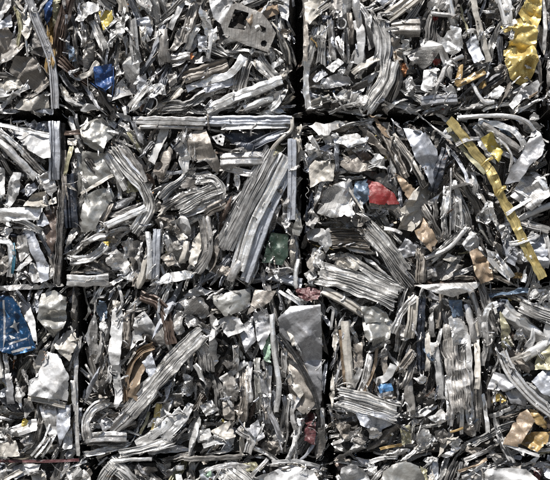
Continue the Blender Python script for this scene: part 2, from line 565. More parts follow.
def f(code, x, y, w, h, cr=1.0, d=None, a=0.0, n='foil_wad', lab=None):
    r = random.Random(rng.random())
    if n == 'foil_wad' and lab is None and w * h < 330 and rng.random() < .5:
        return None          # leave the spot to the pressed strips
    k = 11
    poly = []
    for i in range(k):
        q = 2 * math.pi * i / k
        m = r.uniform(.55, 1.2)
        px, py = .5 * w * m * math.cos(q), .5 * h * m * math.sin(q)
        poly.append((x + px * math.cos(a) - py * math.sin(a), y + px * math.sin(a) + py * math.cos(a)))
    V, F, UV, c = sheet_geo(poly, cr, r, dome=min(w, h) * .08, tilt=(r.uniform(-.2, .2), r.uniform(-.3, .2)), thick=0, rag=1.6, lo=.25, h=max(.9, min(1.9, max(w, h) / 11)))
    if d is None:
        d = r.uniform(.004, .02)
    mark(poly)
    return put(make_mesh(n, V, F, UV, 14), c, d, code, n, lab)


# ================================================================ the bales
# flow: (x, y, degrees) - which way the scrap lies around each spot
# ---- top row
CUR = bale('A', 'bale edged by a long bent grey strip, above the bale with a brown flap', -178, -53, 57, 114,
           [(15, 40, 70), (35, 80, 135), (20, 105, 20), (5, 15, 60)], vis=(-70, -27.0, 61.0, 115.0))
s('Al', '0,-6 10,-6 11,6 4,16 -6,28 -8,8', .2, tilt=(.1, -.3))
s('Bg', '-8,30 5,17 11,14 12,26 0,30', .3, tilt=(.0, -.4))
s('Tp', '-6,32 8,27 12,33 10,50 0,60 -8,52', .5)
s('Dl', '0,45 9,40 22,35 24,46 14,60 2,64', .5)
b('Cr', 'flat', 3.5, '12,-4 20,6 26,13')
b('Ol', 'channel', 4, '14,6 19,20 20,33 15,52')
s('Cr', '19,11 27,11 32,25 30,36 27,42 21,30', .35, tilt=(-.2, -.3))
s('Dk', '32,28 38,28 46,58 28,52', .3)
s('Dl', '30,2 36,10 44,40 46,60 38,44 33,26', .3)
b('Tp', 'flat', 5, '23,42 17,50 11,60')
s('Tp', '10,70 17,57 36,57 48,80 46,88 40,93 28,88 11,73', .35, d=.0, tilt=(.1, .0), ang=.7, n='bent_panel')
s('Cr', '-6,86 9,73 18,77 25,87 14,91 -4,93', .5)
s('Cr', '14,109 20,99 34,96 48,92 49,107 30,111', .35, dome=3, tilt=(0, -.3), ang=.2)
b('Wh', 'flat', 5, '-4,112 12,97 29,86', roll=-.3)
b('Dl', 'flat', 2.5, '24,97 36,94 49,84')
f('Br', 46, 93, 9, 7)
f('Wh', 3, 98, 16, 11)
b('Gy', 'channel', 8, '26,-8 36,20 46,44 52,62 55,86 56,109', d=-.03, roll=.15, n='bent_strip', lab='long grey strip bent along the bale edge', sink=1, rough=.5)

CUR = bale('B', 'bale with a grey frame plate full of holes and a small royal blue sheet', 57, -53, 293.5, 113.5,
           [(85, 30, 100), (75, 75, 140), (135, 45, 95), (150, 90, 60), (185, 40, 70), (215, 85, 20), (265, 70, 120), (255, 100, 25), (235, 45, 40)], vis=(38.0, -27.0, 296.0, 115.0))
s('Nb', '41,-4 53,-4 52,12 48,28 44,16', .8, n='blue_sheet', lab='crumpled royal blue sheet behind the grey strip')
s('Ol', '54,-2 62,-2 59,12 56,28 52,26 53,10', .6)
f('Wh', 53, 33, 6, 10)
b('Bn', 'pleat', 12, '69,-8 65,14 60,36 58,62', d=-.015, n='rusty_strip', lab='rust brown folded strip', roll=.2)
s('Sb', '67,44 73,46 77,61 69,61', .4)
b('Bn', 'pleat', 9, '58,58 73,72 89,83', d=-.01)
b('Cr', 'flat', 6, '78,79 90,73 98,62')
s('Nb', '94,67 112,64 113,85 106,91 95,84', .3, d=-.012, tilt=(.05, -.1), n='blue_sheet', lab='flat royal blue painted sheet')
b('Nb', 'rod', 1.1, '90,82 98,88 106,92')
b('Nb', 'rod', 1.1, '113,66 114,82 112,97')
s('Br', '77,8 88,1 99,2 101,9 90,16 84,22 75,21', .8, tilt=(0, -.4))
b('Al', 'channel', 5, '83,24 84,34 85,46')
b('Br', 'flat', 4, '92,20 94,27 92,38')
s('Yl', '99,11 112,10 113,22 108,27 104,31 101,22', .35, d=-.01, n='yellow_sheet', lab='small yellow folded sheet')
b('Br', 'pleat', 10, '93,22 100,36 106,50', d=-.012)
b('Wh', 'flat', 5, '114,29 112,38 110,47')
b('Al', 'flat', 3, '103,32 110,26 118,18')
f('Br', 121, 25, 15, 30, .9)
f('Al', 118, 50, 12, 18)
b('Wh', 'pleat', 9, '132,20 134,40 136,64', d=-.012, taper=(.6, 1.2))
b('Br', 'flat', 4, '141,26 145,33 149,41')
s('Bg', '137,18 148,16 153,30 150,36 144,28', .3)
f('Al', 155, 26, 12, 10)
f('Dl', 150, 8, 22, 12)
b('Dl', 'tube', 10, '163,29 164,45 166,62', d=-.008)
b('Al', 'channel', 6, '157,30 158,45 162,64')
b('Wh', 'flat', 6, '184,0 177,15 170,29', d=-.01)
s('Dl', '170,50 178,28 191,21 188,38 176,51', .35, tilt=(.15, -.25))
b('Al', 'box', 7, '166,57 178,56 190,54', d=-.01)
f('Cu', 191, 56, 6, 8)
b('Dl', 'channel', 10, '194,2 189,22 182,42')
b('Br', 'flat', 5, '198,27 192,38 187,50')
s('Tn', '200,10 206,8 208,18 201,20', .5)
f('Oc', 205, 13, 6, 9)
s('Bg', '197,36 207,35 206,52 199,52', .3)
b('Wh', 'tube', 4.5, '212,33 210,46 208,59', d=-.012)
s('Wh', '208,-6 234,-6 230,12 222,25 213,18', .35, d=-.004, tilt=(-.1, -.3), n='white_sheet')
s('Dl', '232,5 240,4 250,9 262,14 270,24 276,34 272,44 268,53 256,49 245,45 225,37 221,26', .0, d=-.036, tilt=(.05, -.02), thick=.006, rag=.25,
  holes=['235,10 249,14 245,31 228,28', '255,27 258,25.5 262,27 266,29 266,33 262,34 260,31 257,33',
         '260.5,44 262,41.5 265,41 267.2,43 266.8,46 264.5,47.6 261.7,46.8'],
  n='frame_plate', lab='grey frame plate with a square window and slots')
f('Br', 238, 22, 14, 14, d=.02)
s('Tn', '246,20 262,8 277,2 279,13 262,21 250,27', .3, d=-.01, dome=2, n='tan_sheet')
s('Wh', '274,-6 290,-6 288,22 282,18', .2)
s('Cr', '281,30 288,29 290,38 284,38', .5)
b('Cr', 'rod', 2, '272,22 283,38 289,52 290,64')
b('Tp', 'channel', 13, '182,76 204,70 227,61', d=-.006)
b('Br', 'angle', 8, '186,88 210,80 231,74 244,57', d=-.018, roll=-.25)
b('Bg', 'flat', 8, '204,90 222,85 237,79')
b('Br', 'box', 10, '206,110 230,99 258,89 282,80', d=-.025, roll=-.2, sink=1)
b('Br', 'tube', 7, '244,109 258,103 273,98', d=-.012)
b('Br', 'pleat', 15, '257,57 268,71 279,81', d=-.008)
b('Al', 'pleat', 15, '247,57 242,74 237,92', d=-.01)
b('Wh', 'flat', 7, '270,109 278,102 286,89', d=-.014)
s('Wh', '271,65 280,57 284,62 273,70', .2, d=-.012)
f('Cr', 283, 74, 8, 14)
f('Cu', 236, 88, 5, 7)
f('Br', 156, 90, 24, 18)
f('Al', 145, 62, 18, 14)
b('Br', 'pleat', 10, '130,107 139,96 149,84', d=-.012)
s('Bg', '136,78 146,74 147,88 137,93', .25)
s('Dl', '166,75 176,70 177,82 170,87', .3)
b('Al', 'rod', 1.3, '144,104 145,99 150,97 156,99 157,105 152,110 146,108')
f('Dl', 175, 95, 20, 12)
for q in ((70, 90), (78, 97), (88, 102), (98, 97), (106, 101), (64, 98), (118, 98), (112, 105), (84, 92)):
    f(rng.choice(['Al', 'Cr', 'Br', 'Dl']), q[0], q[1], 11, 9)

CUR = bale('C', 'bale with crumpled gold foil, below the top edge of the wall', 302.5, -53, 546, 113,
           [(320, 45, 95), (345, 40, 85), (380, 45, 95), (385, 95, 60), (330, 95, 25), (400, 10, 35), (450, 40, 95), (430, 95, 20), (500, 40, 60), (470, 90, 30), (525, 70, 80), (520, 95, 25)],
           vis=(299.0, -27.0, 550.0, 114.0))
b('Tp', 'flat', 5, '305,-8 306,30 305,62', d=.0)
s('Cr', '304,-4 322,-4 329,6 318,16 309,26 305,20', .5, tilt=(-.2, -.3))
b('Cr', 'flat', 4, '309,21 318,13 329,5')
s('Dl', '330,-4 343,-4 342,17 334,19', .2)
s('Nv', '321,15 332,15 332,22 323,23', .3)
b('Br', 'pleat', 11, '306,64 311,44 317,27', d=-.008)
b('Br', 'pleat', 9, '323,26 322,44 320,64', d=-.01)
b('Al', 'channel', 6, '330,20 331,40 333,60')
b('Al', 'flat', 5, '337,36 339,48 346,60')
b('Al', 'rod', 2, '337,22 339,19 343,19 346,23 344,28 339,28 337,23')
b('Tp', 'channel', 5, '349,12 351,28 351,44', d=-.01)
b('Wh', 'angle', 9, '356,20 361,36 358,64', d=-.01, roll=.2)
b('Al', 'channel', 6, '358,3 366,14 373,26')
b('Br', 'flat', 6, '307,60 306,88 309,108', d=-.004)
s('Wh', '326,68 338,58 344,63 333,73', .2, d=-.015, tilt=(.1, -.35), n='white_sheet')
s('Bg', '312,79 322,68 328,74 316,83', .25, tilt=(0, -.2))
f('Wh', 341, 72, 9, 11, .5, d=-.008)
s('Gy', '320,81 335,74 350,78 349,85 325,89', .25, d=-.01)
f('Br', 313, 90, 9, 15)
b('Cr', 'channel', 7, '311,104 321,101 331,97')
b('Cr', 'flat', 7, '352,73 368,63 381,56', d=-.012)
f('Al', 355, 100, 24, 16)
f('Br', 343, 95, 14, 12)
b('Al', 'rod', 2, '333,92 337,100 346,110')
b('Cr', 'channel', 12, '387,17 401,7 420,-8', d=-.02, roll=-.25, rough=.4, n='flat_bar')
s('Bg', '370,-4 396,-4 384,6', .25)
b('Dl', 'box', 15, '391,26 405,25 420,25', d=-.02, roll=-.5, rough=.5, sink=1)
b('Wh', 'pleat', 16, '375,16 382,40 381,64', d=-.016)
b('Bg', 'channel', 6, '386,20 390,44 384,72')
s('Tp', '391,38 400,32 403,60 394,61', .3, ang=1.5)
s('Wh', '401,40 408,39 411,52 403,57', .4)
b('Br', 'pleat', 17, '390,60 385,80 376,95 365,111', d=-.018, roll=.2)
b('Dl', 'pleat', 9, '398,56 397,80 388,102', d=-.01)
f('Cu', 404, 68, 9, 15)
f('Al', 410, 85, 14, 24)
s('Wh', '423,40 432,33 437,44 434,53 424,49', .3, tilt=(.1, -.35))
s('Br', '441,42 450,26 460,28 463,49 453,56 445,51', .5, d=-.012, n='crumpled_panel')
f('Rd', 435, 18, 6, 7, n='red_scrap', lab='small red painted scrap')
f('Rd', 437, 61, 9, 6, n='red_scrap')
b('Al', 'tube', 5, '431,14 445,15 459,17', d=-.01)
b('Cr', 'angle', 6, '472,-4 477,20 484,45 489,62', d=-.02)
s('Bg', '466,42 475,32 484,60 473,64', .2, tilt=(.1, -.4))
b('Al', 'flat', 5, '463,38 468,32 475,31 477,40')
s('Wh', '424,70 437,67 437,84 426,93 420,90', .3, d=-.02, tilt=(-.1, -.35), dome=2, n='white_sheet')
b('Al', 'tube', 5, '463,56 447,65 440,80 431,96', d=-.018)
b('Oc', 'flat', 7, '456,85 470,79 485,71', d=-.018, n='ochre_strip', lab='ochre strip folded at one end')
b('Oc', 'flat', 6, '461,64 459,74 457,86', d=-.014, n='ochre_strip')
f('Oc', 483, 84, 9, 11)
b('Br', 'tube', 4, '472,83 477,93 484,102 494,102', d=-.016)
b('Gy', 'box', 9, '421,101 438,99 457,98', d=-.022, roll=-.2, rough=.5)
s('Go', '517,14 530,-6 542,-6 541,18 534,34 522,22', .5, d=-.014, n='gold_foil', lab='shiny gold foil sheet')
s('Go', '507,48 514,20 524,17 537,32 535,50 518,53', .5, d=-.02, n='gold_foil')
s('Go', '501,26 510,24 517,19 513,30 504,33', .4, d=-.008, n='gold_foil')
s('Go', '504,62 511,48 533,46 537,62 531,79 522,85 510,79', .6, d=-.015, n='gold_foil')
s('Kg', '504,50 512,46 514,60 508,72 505,62', .5, d=-.004, n='gold_foil')
b('Wh', 'flat', 4, '543,-4 545,20 544,50')
b('Tp', 'flat', 4, '537,58 540,75 540,92')
s('Wh', '508,105 520,90 537,80 542,88 538,95 522,100 512,110', .4, d=-.014, tilt=(.2, -.35))
s('Br', '484,97 500,85 505,88 498,99', .35)
for q in ((494, 10, 22, 22), (508, 8, 16, 14), (494, 36, 14, 20), (486, 60, 14, 18), (500, 70, 12, 18), (440, 4, 24, 14), (458, 8, 18, 14), (415, 55, 16, 20), (500, 92, 12, 12), (450, 90, 16, 12), (512, 96, 12, 12)):
    f(rng.choice(['Al', 'Br', 'Br', 'Cr', 'Dl']), *q)

CUR = bale('D', 'bale beyond the dark gap beside the gold foil bale', 547.5, -53, 783, 112, [(560, 30, 80), (600, 60, 110)], .5, vis=(543.0, -27.0, 604.0, 115.0))
f('Wh', 551, 93, 8, 8)
b('Dl', 'flat', 5, '551,60 549,75 550,86')

# ---- second row
CUR = bale('E', 'bale with a dark brown flap and a teal edged strip', -173, 119, 63, 287.5,
           [(20, 150, 135), (50, 180, 95), (15, 215, 0), (15, 255, 90), (40, 260, 110)], vis=(-70, 118.0, 66.5, 290.5))
s('Wh', '7,129 20,126 49,130 52,158 45,159 30,151 18,139', .22, d=-.008, tilt=(-.05, -.3), ang=.4, n='white_panel', lab='white painted panel at the top of the bale')
s('Nv', '24,124 48,121 50,132 33,129', .2, d=-.004)
b('Br', 'flat', 4, '-6,123 24,130 49,135', d=-.014)
b('Bg', 'channel', 11, '54,121 55,150 54,180', d=-.02, roll=.1, rough=.6)
b('Dk', 'channel', 7, '60,122 61,180 60,232 58,284', d=-.004)
b('Al', 'tube', 8, '-6,136 15,156 36,178', d=-.018)
b('Br', 'channel', 5, '0,130 20,148 46,174', d=-.012)
b('Dl', 'channel', 6, '20,148 32,162 44,174', d=-.008)
s('Wh', '-8,164 3,168 5,195 -6,204', .3)
s('Wh', '3,207 7,190 13,172 22,173 19,195 7,211', .45, d=-.01, tilt=(.1, -.3), n='white_sheet')
s('Bg', '19,191 34,182 38,188 28,197', .15, tilt=(.1, -.3))
s('Al', '36,177 51,170 57,190 50,196 39,184', .3, tilt=(-.1, -.3))
s('Cr', '24,206 31,194 46,191 49,198 40,207', .6, tilt=(0, -.4))
s('Cr', '29,208 41,203 56,197 57,203 41,209', .3, d=-.012)
s('Br', '-8,209 28,207 43,208 40,220 22,220 -8,224', .16, d=-.022, tilt=(0, -.05), dome=2, n='smooth_sheet', h=1.2)
s('Bg', '37,225 43,211 51,224 44,227', .1, d=-.02, tilt=(.2, -.2))
s('Bn', '45,208 58,206 59,226 57,240 53,252 44,237 44,226', .22, d=-.012, tilt=(.1, .0), n='brown_flap', lab='dark brown painted flap')
s('Bn', '50,238 57,228 56,246 51,257', .4)
b('Br', 'channel', 6, '8,218 24,222 42,232', d=-.014)
b('Br', 'flat', 6, '-4,239 9,243 12,258 10,277', d=-.014)
b('Tl', 'flat', 3.2, '13,243 15,256 13,274', d=-.022, n='teal_strip', lab='thin teal strip', roll=.1)
s('Bg', '23,230 32,228 42,251 49,265 50,279 42,283 36,262 30,250', .16, d=-.016, tilt=(.1, -.25), n='smooth_sheet')
s('Wh', '17,269 30,255 33,260 20,271', .2, d=-.014)
s('Al', '17,236 26,234 30,254 20,262 16,250', .4)
s('Wh', '30,262 36,264 41,282 34,283 28,274', .3)
f('Al', 45, 275, 22, 14)
f('Cr', 52, 247, 7, 12, .6)
f('Al', 5, 232, 16, 14)
f('Dl', 5, 265, 14, 24)
f('Wh', 20, 276, 20, 10)

CUR = bale('F', 'bale crossed by two long slanting bright bars beside a dark green sheet', 65.5, 117, 303.5, 287,
           [(90, 140, 100), (95, 210, 75), (130, 170, 120), (120, 215, 25), (100, 250, 30), (150, 255, 90), (160, 160, 70), (190, 195, 25), (200, 245, 75), (250, 210, 62), (240, 130, 0), (290, 200, 90), (285, 250, 100)])
b('Bn', 'flat', 5, '64,133 72,133 81,132')
s('Cr', '67,138 78,138 76,146 68,145', .3)
b('Ol', 'flat', 5, '72,146 68,162 64,178')
s('Kh', '80,130 86,121 97,118 106,126 117,132 107,144 103,154 93,149 84,143', .5, d=-.012, dome=2, n='bent_panel', lab='rounded dull crumpled panel', tilt=(0, -.2))
s('Kh', '81,149 96,153 108,154 113,172 112,178 97,185 82,193', .28, d=-.004, tilt=(0, -.15))
b('Dk', 'channel', 6, '87,158 93,166 99,174', d=-.014)
b('Nv', 'channel', 13, '67,174 70,200 72,228', d=-.012, roll=.2, rough=.6)
b('Tp', 'channel', 5, '63,150 64,180 66,200')
b('Cr', 'flat', 3.5, '81,194 98,184 113,175', d=-.02)
s('Kh', '85,195 98,189 111,188 114,196 104,212 97,226 96,232 81,232 81,215', .18, d=-.014, dome=3, tilt=(.1, -.1), n='smooth_sheet', lab='broad smooth grey sheet')
b('Tp', 'channel', 6, '98,227 104,216 111,203')
b('Br', 'box', 7, '96,230 118,220 146,208', d=-.022, roll=-.2, rough=.6)
b('Br', 'pleat', 12, '111,148 127,168 143,186 149,205 143,220 134,232', d=-.022, roll=.1)
b('Al', 'pleat', 9, '121,143 137,166 147,190', d=-.014)
b('Br', 'pleat', 9, '104,152 118,172 128,190', d=-.008)
f('Ol', 131, 187, 15, 15)
f('Cu', 124, 183, 8, 12)
b('Ol', 'flat', 4, '128,132 134,141 140,150')
f('Ol', 88, 246, 8, 14); f('Yl', 106, 245, 10, 12, n='yellow_scrap', lab='small yellow scrap'); f('Wh', 98, 243, 8, 10)
b('Br', 'channel', 8, '70,260 85,259 98,253 106,244', d=-.02, roll=-.3)
b('Br', 'box', 11, '67,280 88,281 109,280', d=-.02, rough=.8, sink=1.5)
b('Br', 'tube', 5.5, '148,232 150,255 149,279', d=-.016)
b('Bg', 'box', 8, '157,229 156,252 155,279', d=-.018, roll=.1, rough=.6)
s('Tp', '160,257 168,252 178,262 168,267', .3); s('Dl', '164,247 178,240 182,248 168,254', .3); s('Cr', '176,236 184,232 188,238 180,242', .3)
s('Br', '149,286 165,274 185,270 196,273 192,278 168,283', .35, d=-.014, tilt=(.1, -.35), n='smooth_sheet')
b('Cr', 'tube', 6.5, '187,241 185,252 182,263', d=-.01)
b('Al', 'box', 8, '133,120 166,121 206,122', d=-.022, rough=.8, sink=1.5, n='long_bar')
b('Al', 'tube', 4, '140,127 170,127 203,128', d=-.012, rough=.5)
b('Bg', 'channel', 9, '205,120 250,120 292,120', d=-.018, roll=.25, rough=.8, sink=1)
b('Wh', 'flat', 5, '221,128 255,127 289,126', d=-.02, roll=-.3, rough=.5)
f('Br', 178, 140, 9, 8)
s('Wh', '212,137 222,133 225,136 223,146 217,144 214,140', .2, d=-.008, rag=.2, n='perforated_strip', h=.8,
  holes=['215,138 217,137 217.5,139 215.5,140', '219.5,136 221.5,135 222,137.5 220,138', '218,141 220,140 221,142.5 219,143'])
s('Tp', '186,133 206,129 211,142 215,152 221,165 216,174 206,161 195,161 187,150', .3, d=-.012, tilt=(.1, .05), ang=1.3, n='bent_panel', lab='dark taupe upright panel')
b('Al', 'channel', 6, '189,134 192,146 193,160', d=-.018)
s('Nv', '222,133 262,132 263,150 242,153', .12, d=.012, tilt=(0, -.1))
b('Bg', 'pleat', 9, '253,145 266,138 284,131', d=-.012)
b('Al', 'box', 13, '220,159 243,158 267,158', d=-.02, roll=-.3, rough=.5)
b('Wh', 'pleat', 19, '273,150 255,185 236,221 223,249', d=-.026, roll=.3, sink=1.5, rough=.3, deep=.9, n='slanting_bar', lab='grooved dull bar slanting across the bale')
b('Br', 'channel', 15, '286,156 268,190 250,226 237,270', d=-.03, roll=.2, sink=1.5, rough=.3, n='slanting_bar', lab='bright grooved bar slanting across the bale')
b('Bg', 'box', 10, '290,170 272,205 256,248 244,281', d=-.02, roll=.1, rough=.5, n='slanting_bar')
b('Al', 'tube', 8, '241,262 235,270 230,281', d=-.026, rough=.6)
b('Bg', 'box', 8.5, '292,139 292,175 291,220', d=-.026, roll=.05, rough=.35, sink=.8, n='upright_strip', lab='pale upright strip near the bale corner')
b('Cr', 'tube', 4, '292,117 291,130 280,140 271,151', d=-.02)
f('Ol', 277, 150, 15, 15)
s('Gn', '271,233 288,234 288,256 282,265 262,262', .12, d=-.012, tilt=(.1, -.05), n='green_sheet', lab='dark green painted sheet')
b('Br', 'pleat', 15, '178,208 200,196 221,187', d=-.02, roll=-.2)
b('Br', 'pleat', 9, '196,180 212,178 221,186 220,200', d=-.014)
b('Al', 'pleat', 7, '164,206 184,195 202,188', d=-.01)
b('Al', 'channel', 7, '180,216 200,209 220,199', d=-.014)
b('Tp', 'channel', 10, '204,213 214,208 225,202', d=-.02, roll=-.1)
b('Al', 'pleat', 13, '204,217 207,238 205,255 193,272', d=-.024, roll=.2)
s('Cr', '189,263 193,240 203,227 203,246 195,267', .25, d=-.008, tilt=(.2, -.1))
s('Dk', '179,189 187,175 197,180 196,189', .3, d=.0)  # last piece: dark sheet standing in for the shade of a cavity
f('Al', 286, 205, 12, 46); f('Dl', 278, 190, 12, 24); f('Al', 280, 272, 34, 12); f('Cr', 293, 250, 8, 30)
for q in ((118, 262, 24, 26), (132, 250, 20, 20), (100, 266, 22, 14), (128, 276, 22, 12), (160, 170, 16, 24), (152, 190, 16, 18), (172, 185, 14, 14), (165, 222, 20, 16), (155, 205, 16, 12), (178, 228, 12, 14), (110, 240, 18, 10), (222, 270, 18, 12), (118, 140, 12, 10), (175, 155, 14, 12)):
    f(rng.choice(['Al', 'Dl', 'Dl', 'Br', 'Tp']), *q)

CUR = bale('G', 'bale with a bright red sheet and a long dull gold strap', 306, 120, 548, 287,
           [(330, 140, 20), (335, 195, 100), (350, 165, 0), (390, 150, 115), (350, 240, 0), (390, 250, 130), (350, 280, 165), (425, 180, 70), (455, 210, 90), (480, 180, 125), (500, 240, 120), (530, 190, 40), (535, 250, 90), (450, 265, 25), (505, 130, 150)])
s('Cr', '309,167 315,160 328,161 335,165 333,181 320,182 310,188', .25, d=-.012, tilt=(.0, -.2), n='cream_sheet', lab='cream sheet near the bale edge')
b('Al', 'flat', 5, '310,136 316,146 320,156')
f('Br', 331, 140, 24, 16)
s('Br', '334,142 345,134 358,133 367,142 350,148', .5, d=-.008, tilt=(0, -.4))
s('Al', '352,150 366,143 372,148 360,156', .5)
s('Tp', '340,165 343,157 354,154 363,163 376,164 376,170 350,173', .3, d=-.01, tilt=(.0, -.35))
s('Bn', '356,152 366,150 374,160 362,162', .3, d=.0)
s('Br', '317,213 324,190 340,182 351,178 355,195 352,206 352,216 330,218', .55, d=-.018, n='silver_foil', lab='creased silver foil sheet', tilt=(0, -.25), lo=.3)
s('Dk', '334,216 350,213 346,225', .2, d=-.014)
b('Cr', 'flat', 2.5, '345,184 353,196 364,214', d=-.028)
s('Sb', '355,182 367,179 370,199 361,206 353,196', .3, d=-.014)
s('Rd', '367,179 380,183 393,193 399,204 384,205 369,203', .14, d=-.022, tilt=(.1, -.25), n='red_sheet', lab='bright red painted sheet')
s('Tp', '369,202 398,204 400,213 385,208 370,206', .2, d=-.016)
s('Dk', '360,170 392,174 397,192 378,184', .25, d=-.004, tilt=(0, .3))
s('Tn', '394,172 404,179 414,188 417,196 408,200 402,190', .25, d=-.016, n='tan_sheet')
s('Tn', '412,222 420,213 428,221 437,242 430,252 417,238', .35, d=-.02, dome=2, n='tan_sheet', lab='curved tan sheet')
s('Bg', '403,128 425,132 437,150 440,170 438,183 432,189 424,172 414,158', .22, d=-.016, dome=5, tilt=(-.05, -.2), n='silver_panel', lab='smooth bulging silver panel', h=1.3)
b('Tp', 'channel', 8, '384,131 397,158 406,178', d=-.01)
b('Dl', 'channel', 7, '395,138 412,162 425,187', d=-.016)
b('Cr', 'flat', 3, '394,133 408,153 422,180', d=-.02)
b('Nv', 'box', 10, '446,148 440,166 432,192', d=-.01, roll=.2)
b('Kg', 'flat', 10, '448,120 470,148 488,170 499,195 510,216 522,242 541,278', d=-.045, roll=.25, rough=.95, sink=1.2, crush=.55, n='gold_strap', lab='long dull gold strap across the bale')
b('Go', 'flat', 4, '494,196 499,190 505,187', d=-.056, n='gold_fold')
b('Go', 'flat', 3, '480,166 486,161 492,158', d=-.054, n='gold_fold')
b('Al', 'flat', 4, '455,145 466,140 478,139', d=-.05); b('Br', 'channel', 5, '508,244 524,240 538,234', d=-.05); s('Br', '516,252 530,246 534,258 522,262', .6, d=-.05)
b('Ol', 'flat', 5, '447,128 466,154 484,174', d=-.034, n='gold_edge')
s('Yl', '480,139 490,132 503,152 498,163 487,151', .3, d=-.02, n='yellow_sheet', lab='small yellow sheet beside the gold strap')
b('Br', 'tube', 4.5, '457,118 500,116 524,121 534,131', d=-.03, rough=.5)
b('Br', 'angle', 6, '478,121 505,127 519,138 525,151', d=-.026)
b('Dl', 'tube', 7, '482,124 504,139 521,151', d=-.018)
b('Al', 'rod', 3, '495,135 508,150 511,160 509,172', d=-.026)
s('Gy', '533,127 540,134 544,145 540,156 528,166 518,182 504,184 510,168 520,155 528,140', .15, d=-.03, tilt=(.1, -.15), dome=2, n='bent_panel', lab='silver bent panel under the arched tubes', h=1.2)
f('Wh', 535, 117, 14, 9)
s('Al', '510,196 520,180 530,169 545,177 549,195 530,211', .35, d=-.014, tilt=(.1, -.2), ang=.9)
b('Br', 'flat', 3.5, '515,189 528,198 541,207', d=-.028)
b('Br', 'flat', 3.5, '504,215 516,207 530,199', d=-.05)
b('Br', 'angle', 5, '534,175 541,182 548,192', d=-.024)
b('Al', 'pleat', 10, '517,221 532,226 549,230', d=-.016)
s('Bg', '527,240 545,234 548,266 533,269', .4, d=-.012, ang=1.5)
b('Wh', 'channel', 5, '545,232 547,250 546,268', d=-.02)
b('Wh', 'pleat', 12, '455,194 457,212 456,232', d=-.014)
b('Br', 'channel', 7, '447,186 446,200 443,216', d=-.01)
b('Al', 'rod', 2, '451,168 450,200 450,235', d=-.018)
b('Br', 'flat', 5, '473,172 475,184 474,197'); b('Wh', 'flat', 5, '454,180 456,188 459,196')
s('Al', '469,180 477,178 479,196 473,198', .4)
s('Wh', '461,244 471,231 480,238 479,248 468,253', .7, d=-.012, tilt=(0, -.4))
b('Al', 'tube', 4.5, '425,258 448,248 466,228', d=-.03, rough=.4)
b('Dl', 'channel', 6, '422,206 432,222 442,242', d=-.014)
s('Tn', '469,252 477,248 491,263 493,279 480,284 474,274', .45, d=-.016, dome=2, tilt=(0, -.1), n='tan_sheet', lab='olive tan dented sheet')
s('Bg', '500,232 508,230 518,254 514,266 506,262', .6, d=-.01, ang=1.9)
f('Br', 508, 262, 18, 14); f('Br', 520, 255, 12, 18); f('Oc', 518, 276, 14, 7); f('Yl', 540, 276, 14, 9)
s('Cr', '442,259 448,253 457,257 452,263', .15, d=-.018)
s('Tp', '332,229 368,230 371,243 369,248 333,247', .0, d=.002, n='stack_backing')
b('Tp', 'pleat', 21, '331,238 350,238 371,240', d=-.02, roll=-.1, n='ribbed_stack', lab='flat stack of dull ribbed sheets', rough=.6)
s('Wh', '306,229 332,228 332,245 326,253 318,242 308,240', .5, d=-.012, tilt=(0, -.25))
b('Br', 'pleat', 19, '366,226 386,249 404,274', d=-.022, roll=.1)
b('Al', 'pleat', 14, '378,246 396,268 412,287', d=-.012, roll=-.1)
b('Br', 'pleat', 24, '318,272 352,281 396,298', d=-.03, roll=-.2, n='ribbed_bundle')
b('Br', 'pleat', 10, '346,256 370,272 404,290', d=-.018)
f('Cr', 350, 262, 28, 20, .8); f('Br', 368, 262, 16, 18)
s('Gy', '397,251 405,238 417,245 414,256 403,258', .4, d=-.016, tilt=(0, -.3))
b('Tp', 'channel', 9, '420,248 420,265 419,283', d=-.008)
b('Al', 'flat', 4, '384,228 396,231 402,234', d=-.02)
for q in ((318, 258, 14, 22), (310, 276, 12, 16), (445, 272, 20, 14), (430, 272, 16, 16), (465, 215, 14, 20), (438, 220, 14, 18), (485, 215, 16, 16), (470, 262, 14, 14), (380, 215, 26, 12), (360, 220, 18, 12), (398, 222, 14, 20), (312, 218, 12, 30), (535, 215, 14, 12), (402, 270, 14, 12), (330, 156, 14, 12), (310, 148, 10, 16), (486, 232, 14, 20), (495, 265, 12, 16)):
    f(rng.choice(['Al', 'Br', 'Br', 'Dl', 'Cr']), *q)

CUR = bale('H', 'bale beyond the dark gap beside the gold strap bale', 553, 121, 788, 286, [(560, 200, 80), (600, 240, 110)], .5, vis=(549.0, 119.0, 604.0, 289.0))

# ---- third row
CUR = bale('I', 'bale with a deep blue printed sheet and a white folded sheet', -158, 288.5, 79.5, 461,
           [(15, 320, 110), (50, 320, 60), (15, 370, 100), (50, 380, 80), (50, 430, 70), (15, 445, 15)], vis=(-70, 286.0, 82.0, 464.0))
s('Al', '-8,286 30,284 60,283 63,286 40,289 -8,291', .5, d=-.004, tilt=(0, -.4), n='bent_strip')
blue = s('Bl', '-8,294 12,296 18,304 27,322 37,345 34,350 18,354 3,352 -8,346', .16, d=-.014, tilt=(.12, -.1), n='blue_print', lab='deep blue printed sheet with a white star shaped mark', h=1.0)
MARKS = [('10,327 14,324 15,319 16.5,323 20,322 17,326 18,333 14.5,328', 'Wh'), ('5,309 8,314 10,317 8,318', 'Lb'), ('9,343 18,340 28,337 28.5,338.5 18,342 10,345', 'Gy'),
         ('12,351 22,347.5 32,346 32,348 22,350.5 13,353', 'Wh'), ('9,335 13,336 16,338 12,339', 'Wh'), ('20,330 23,331 24,334 22,334', 'Lb'), ('3,300 5,300 6,340 4,348', 'Gy')]
s('Lb', '5,353 36,343 37,348 14,356', .5, d=-.01)
s('Wh', '15,302 28,302 33,314 36,322 39,344 37,344 28,323', .2, d=-.008, tilt=(.15, -.3), n='white_sheet')
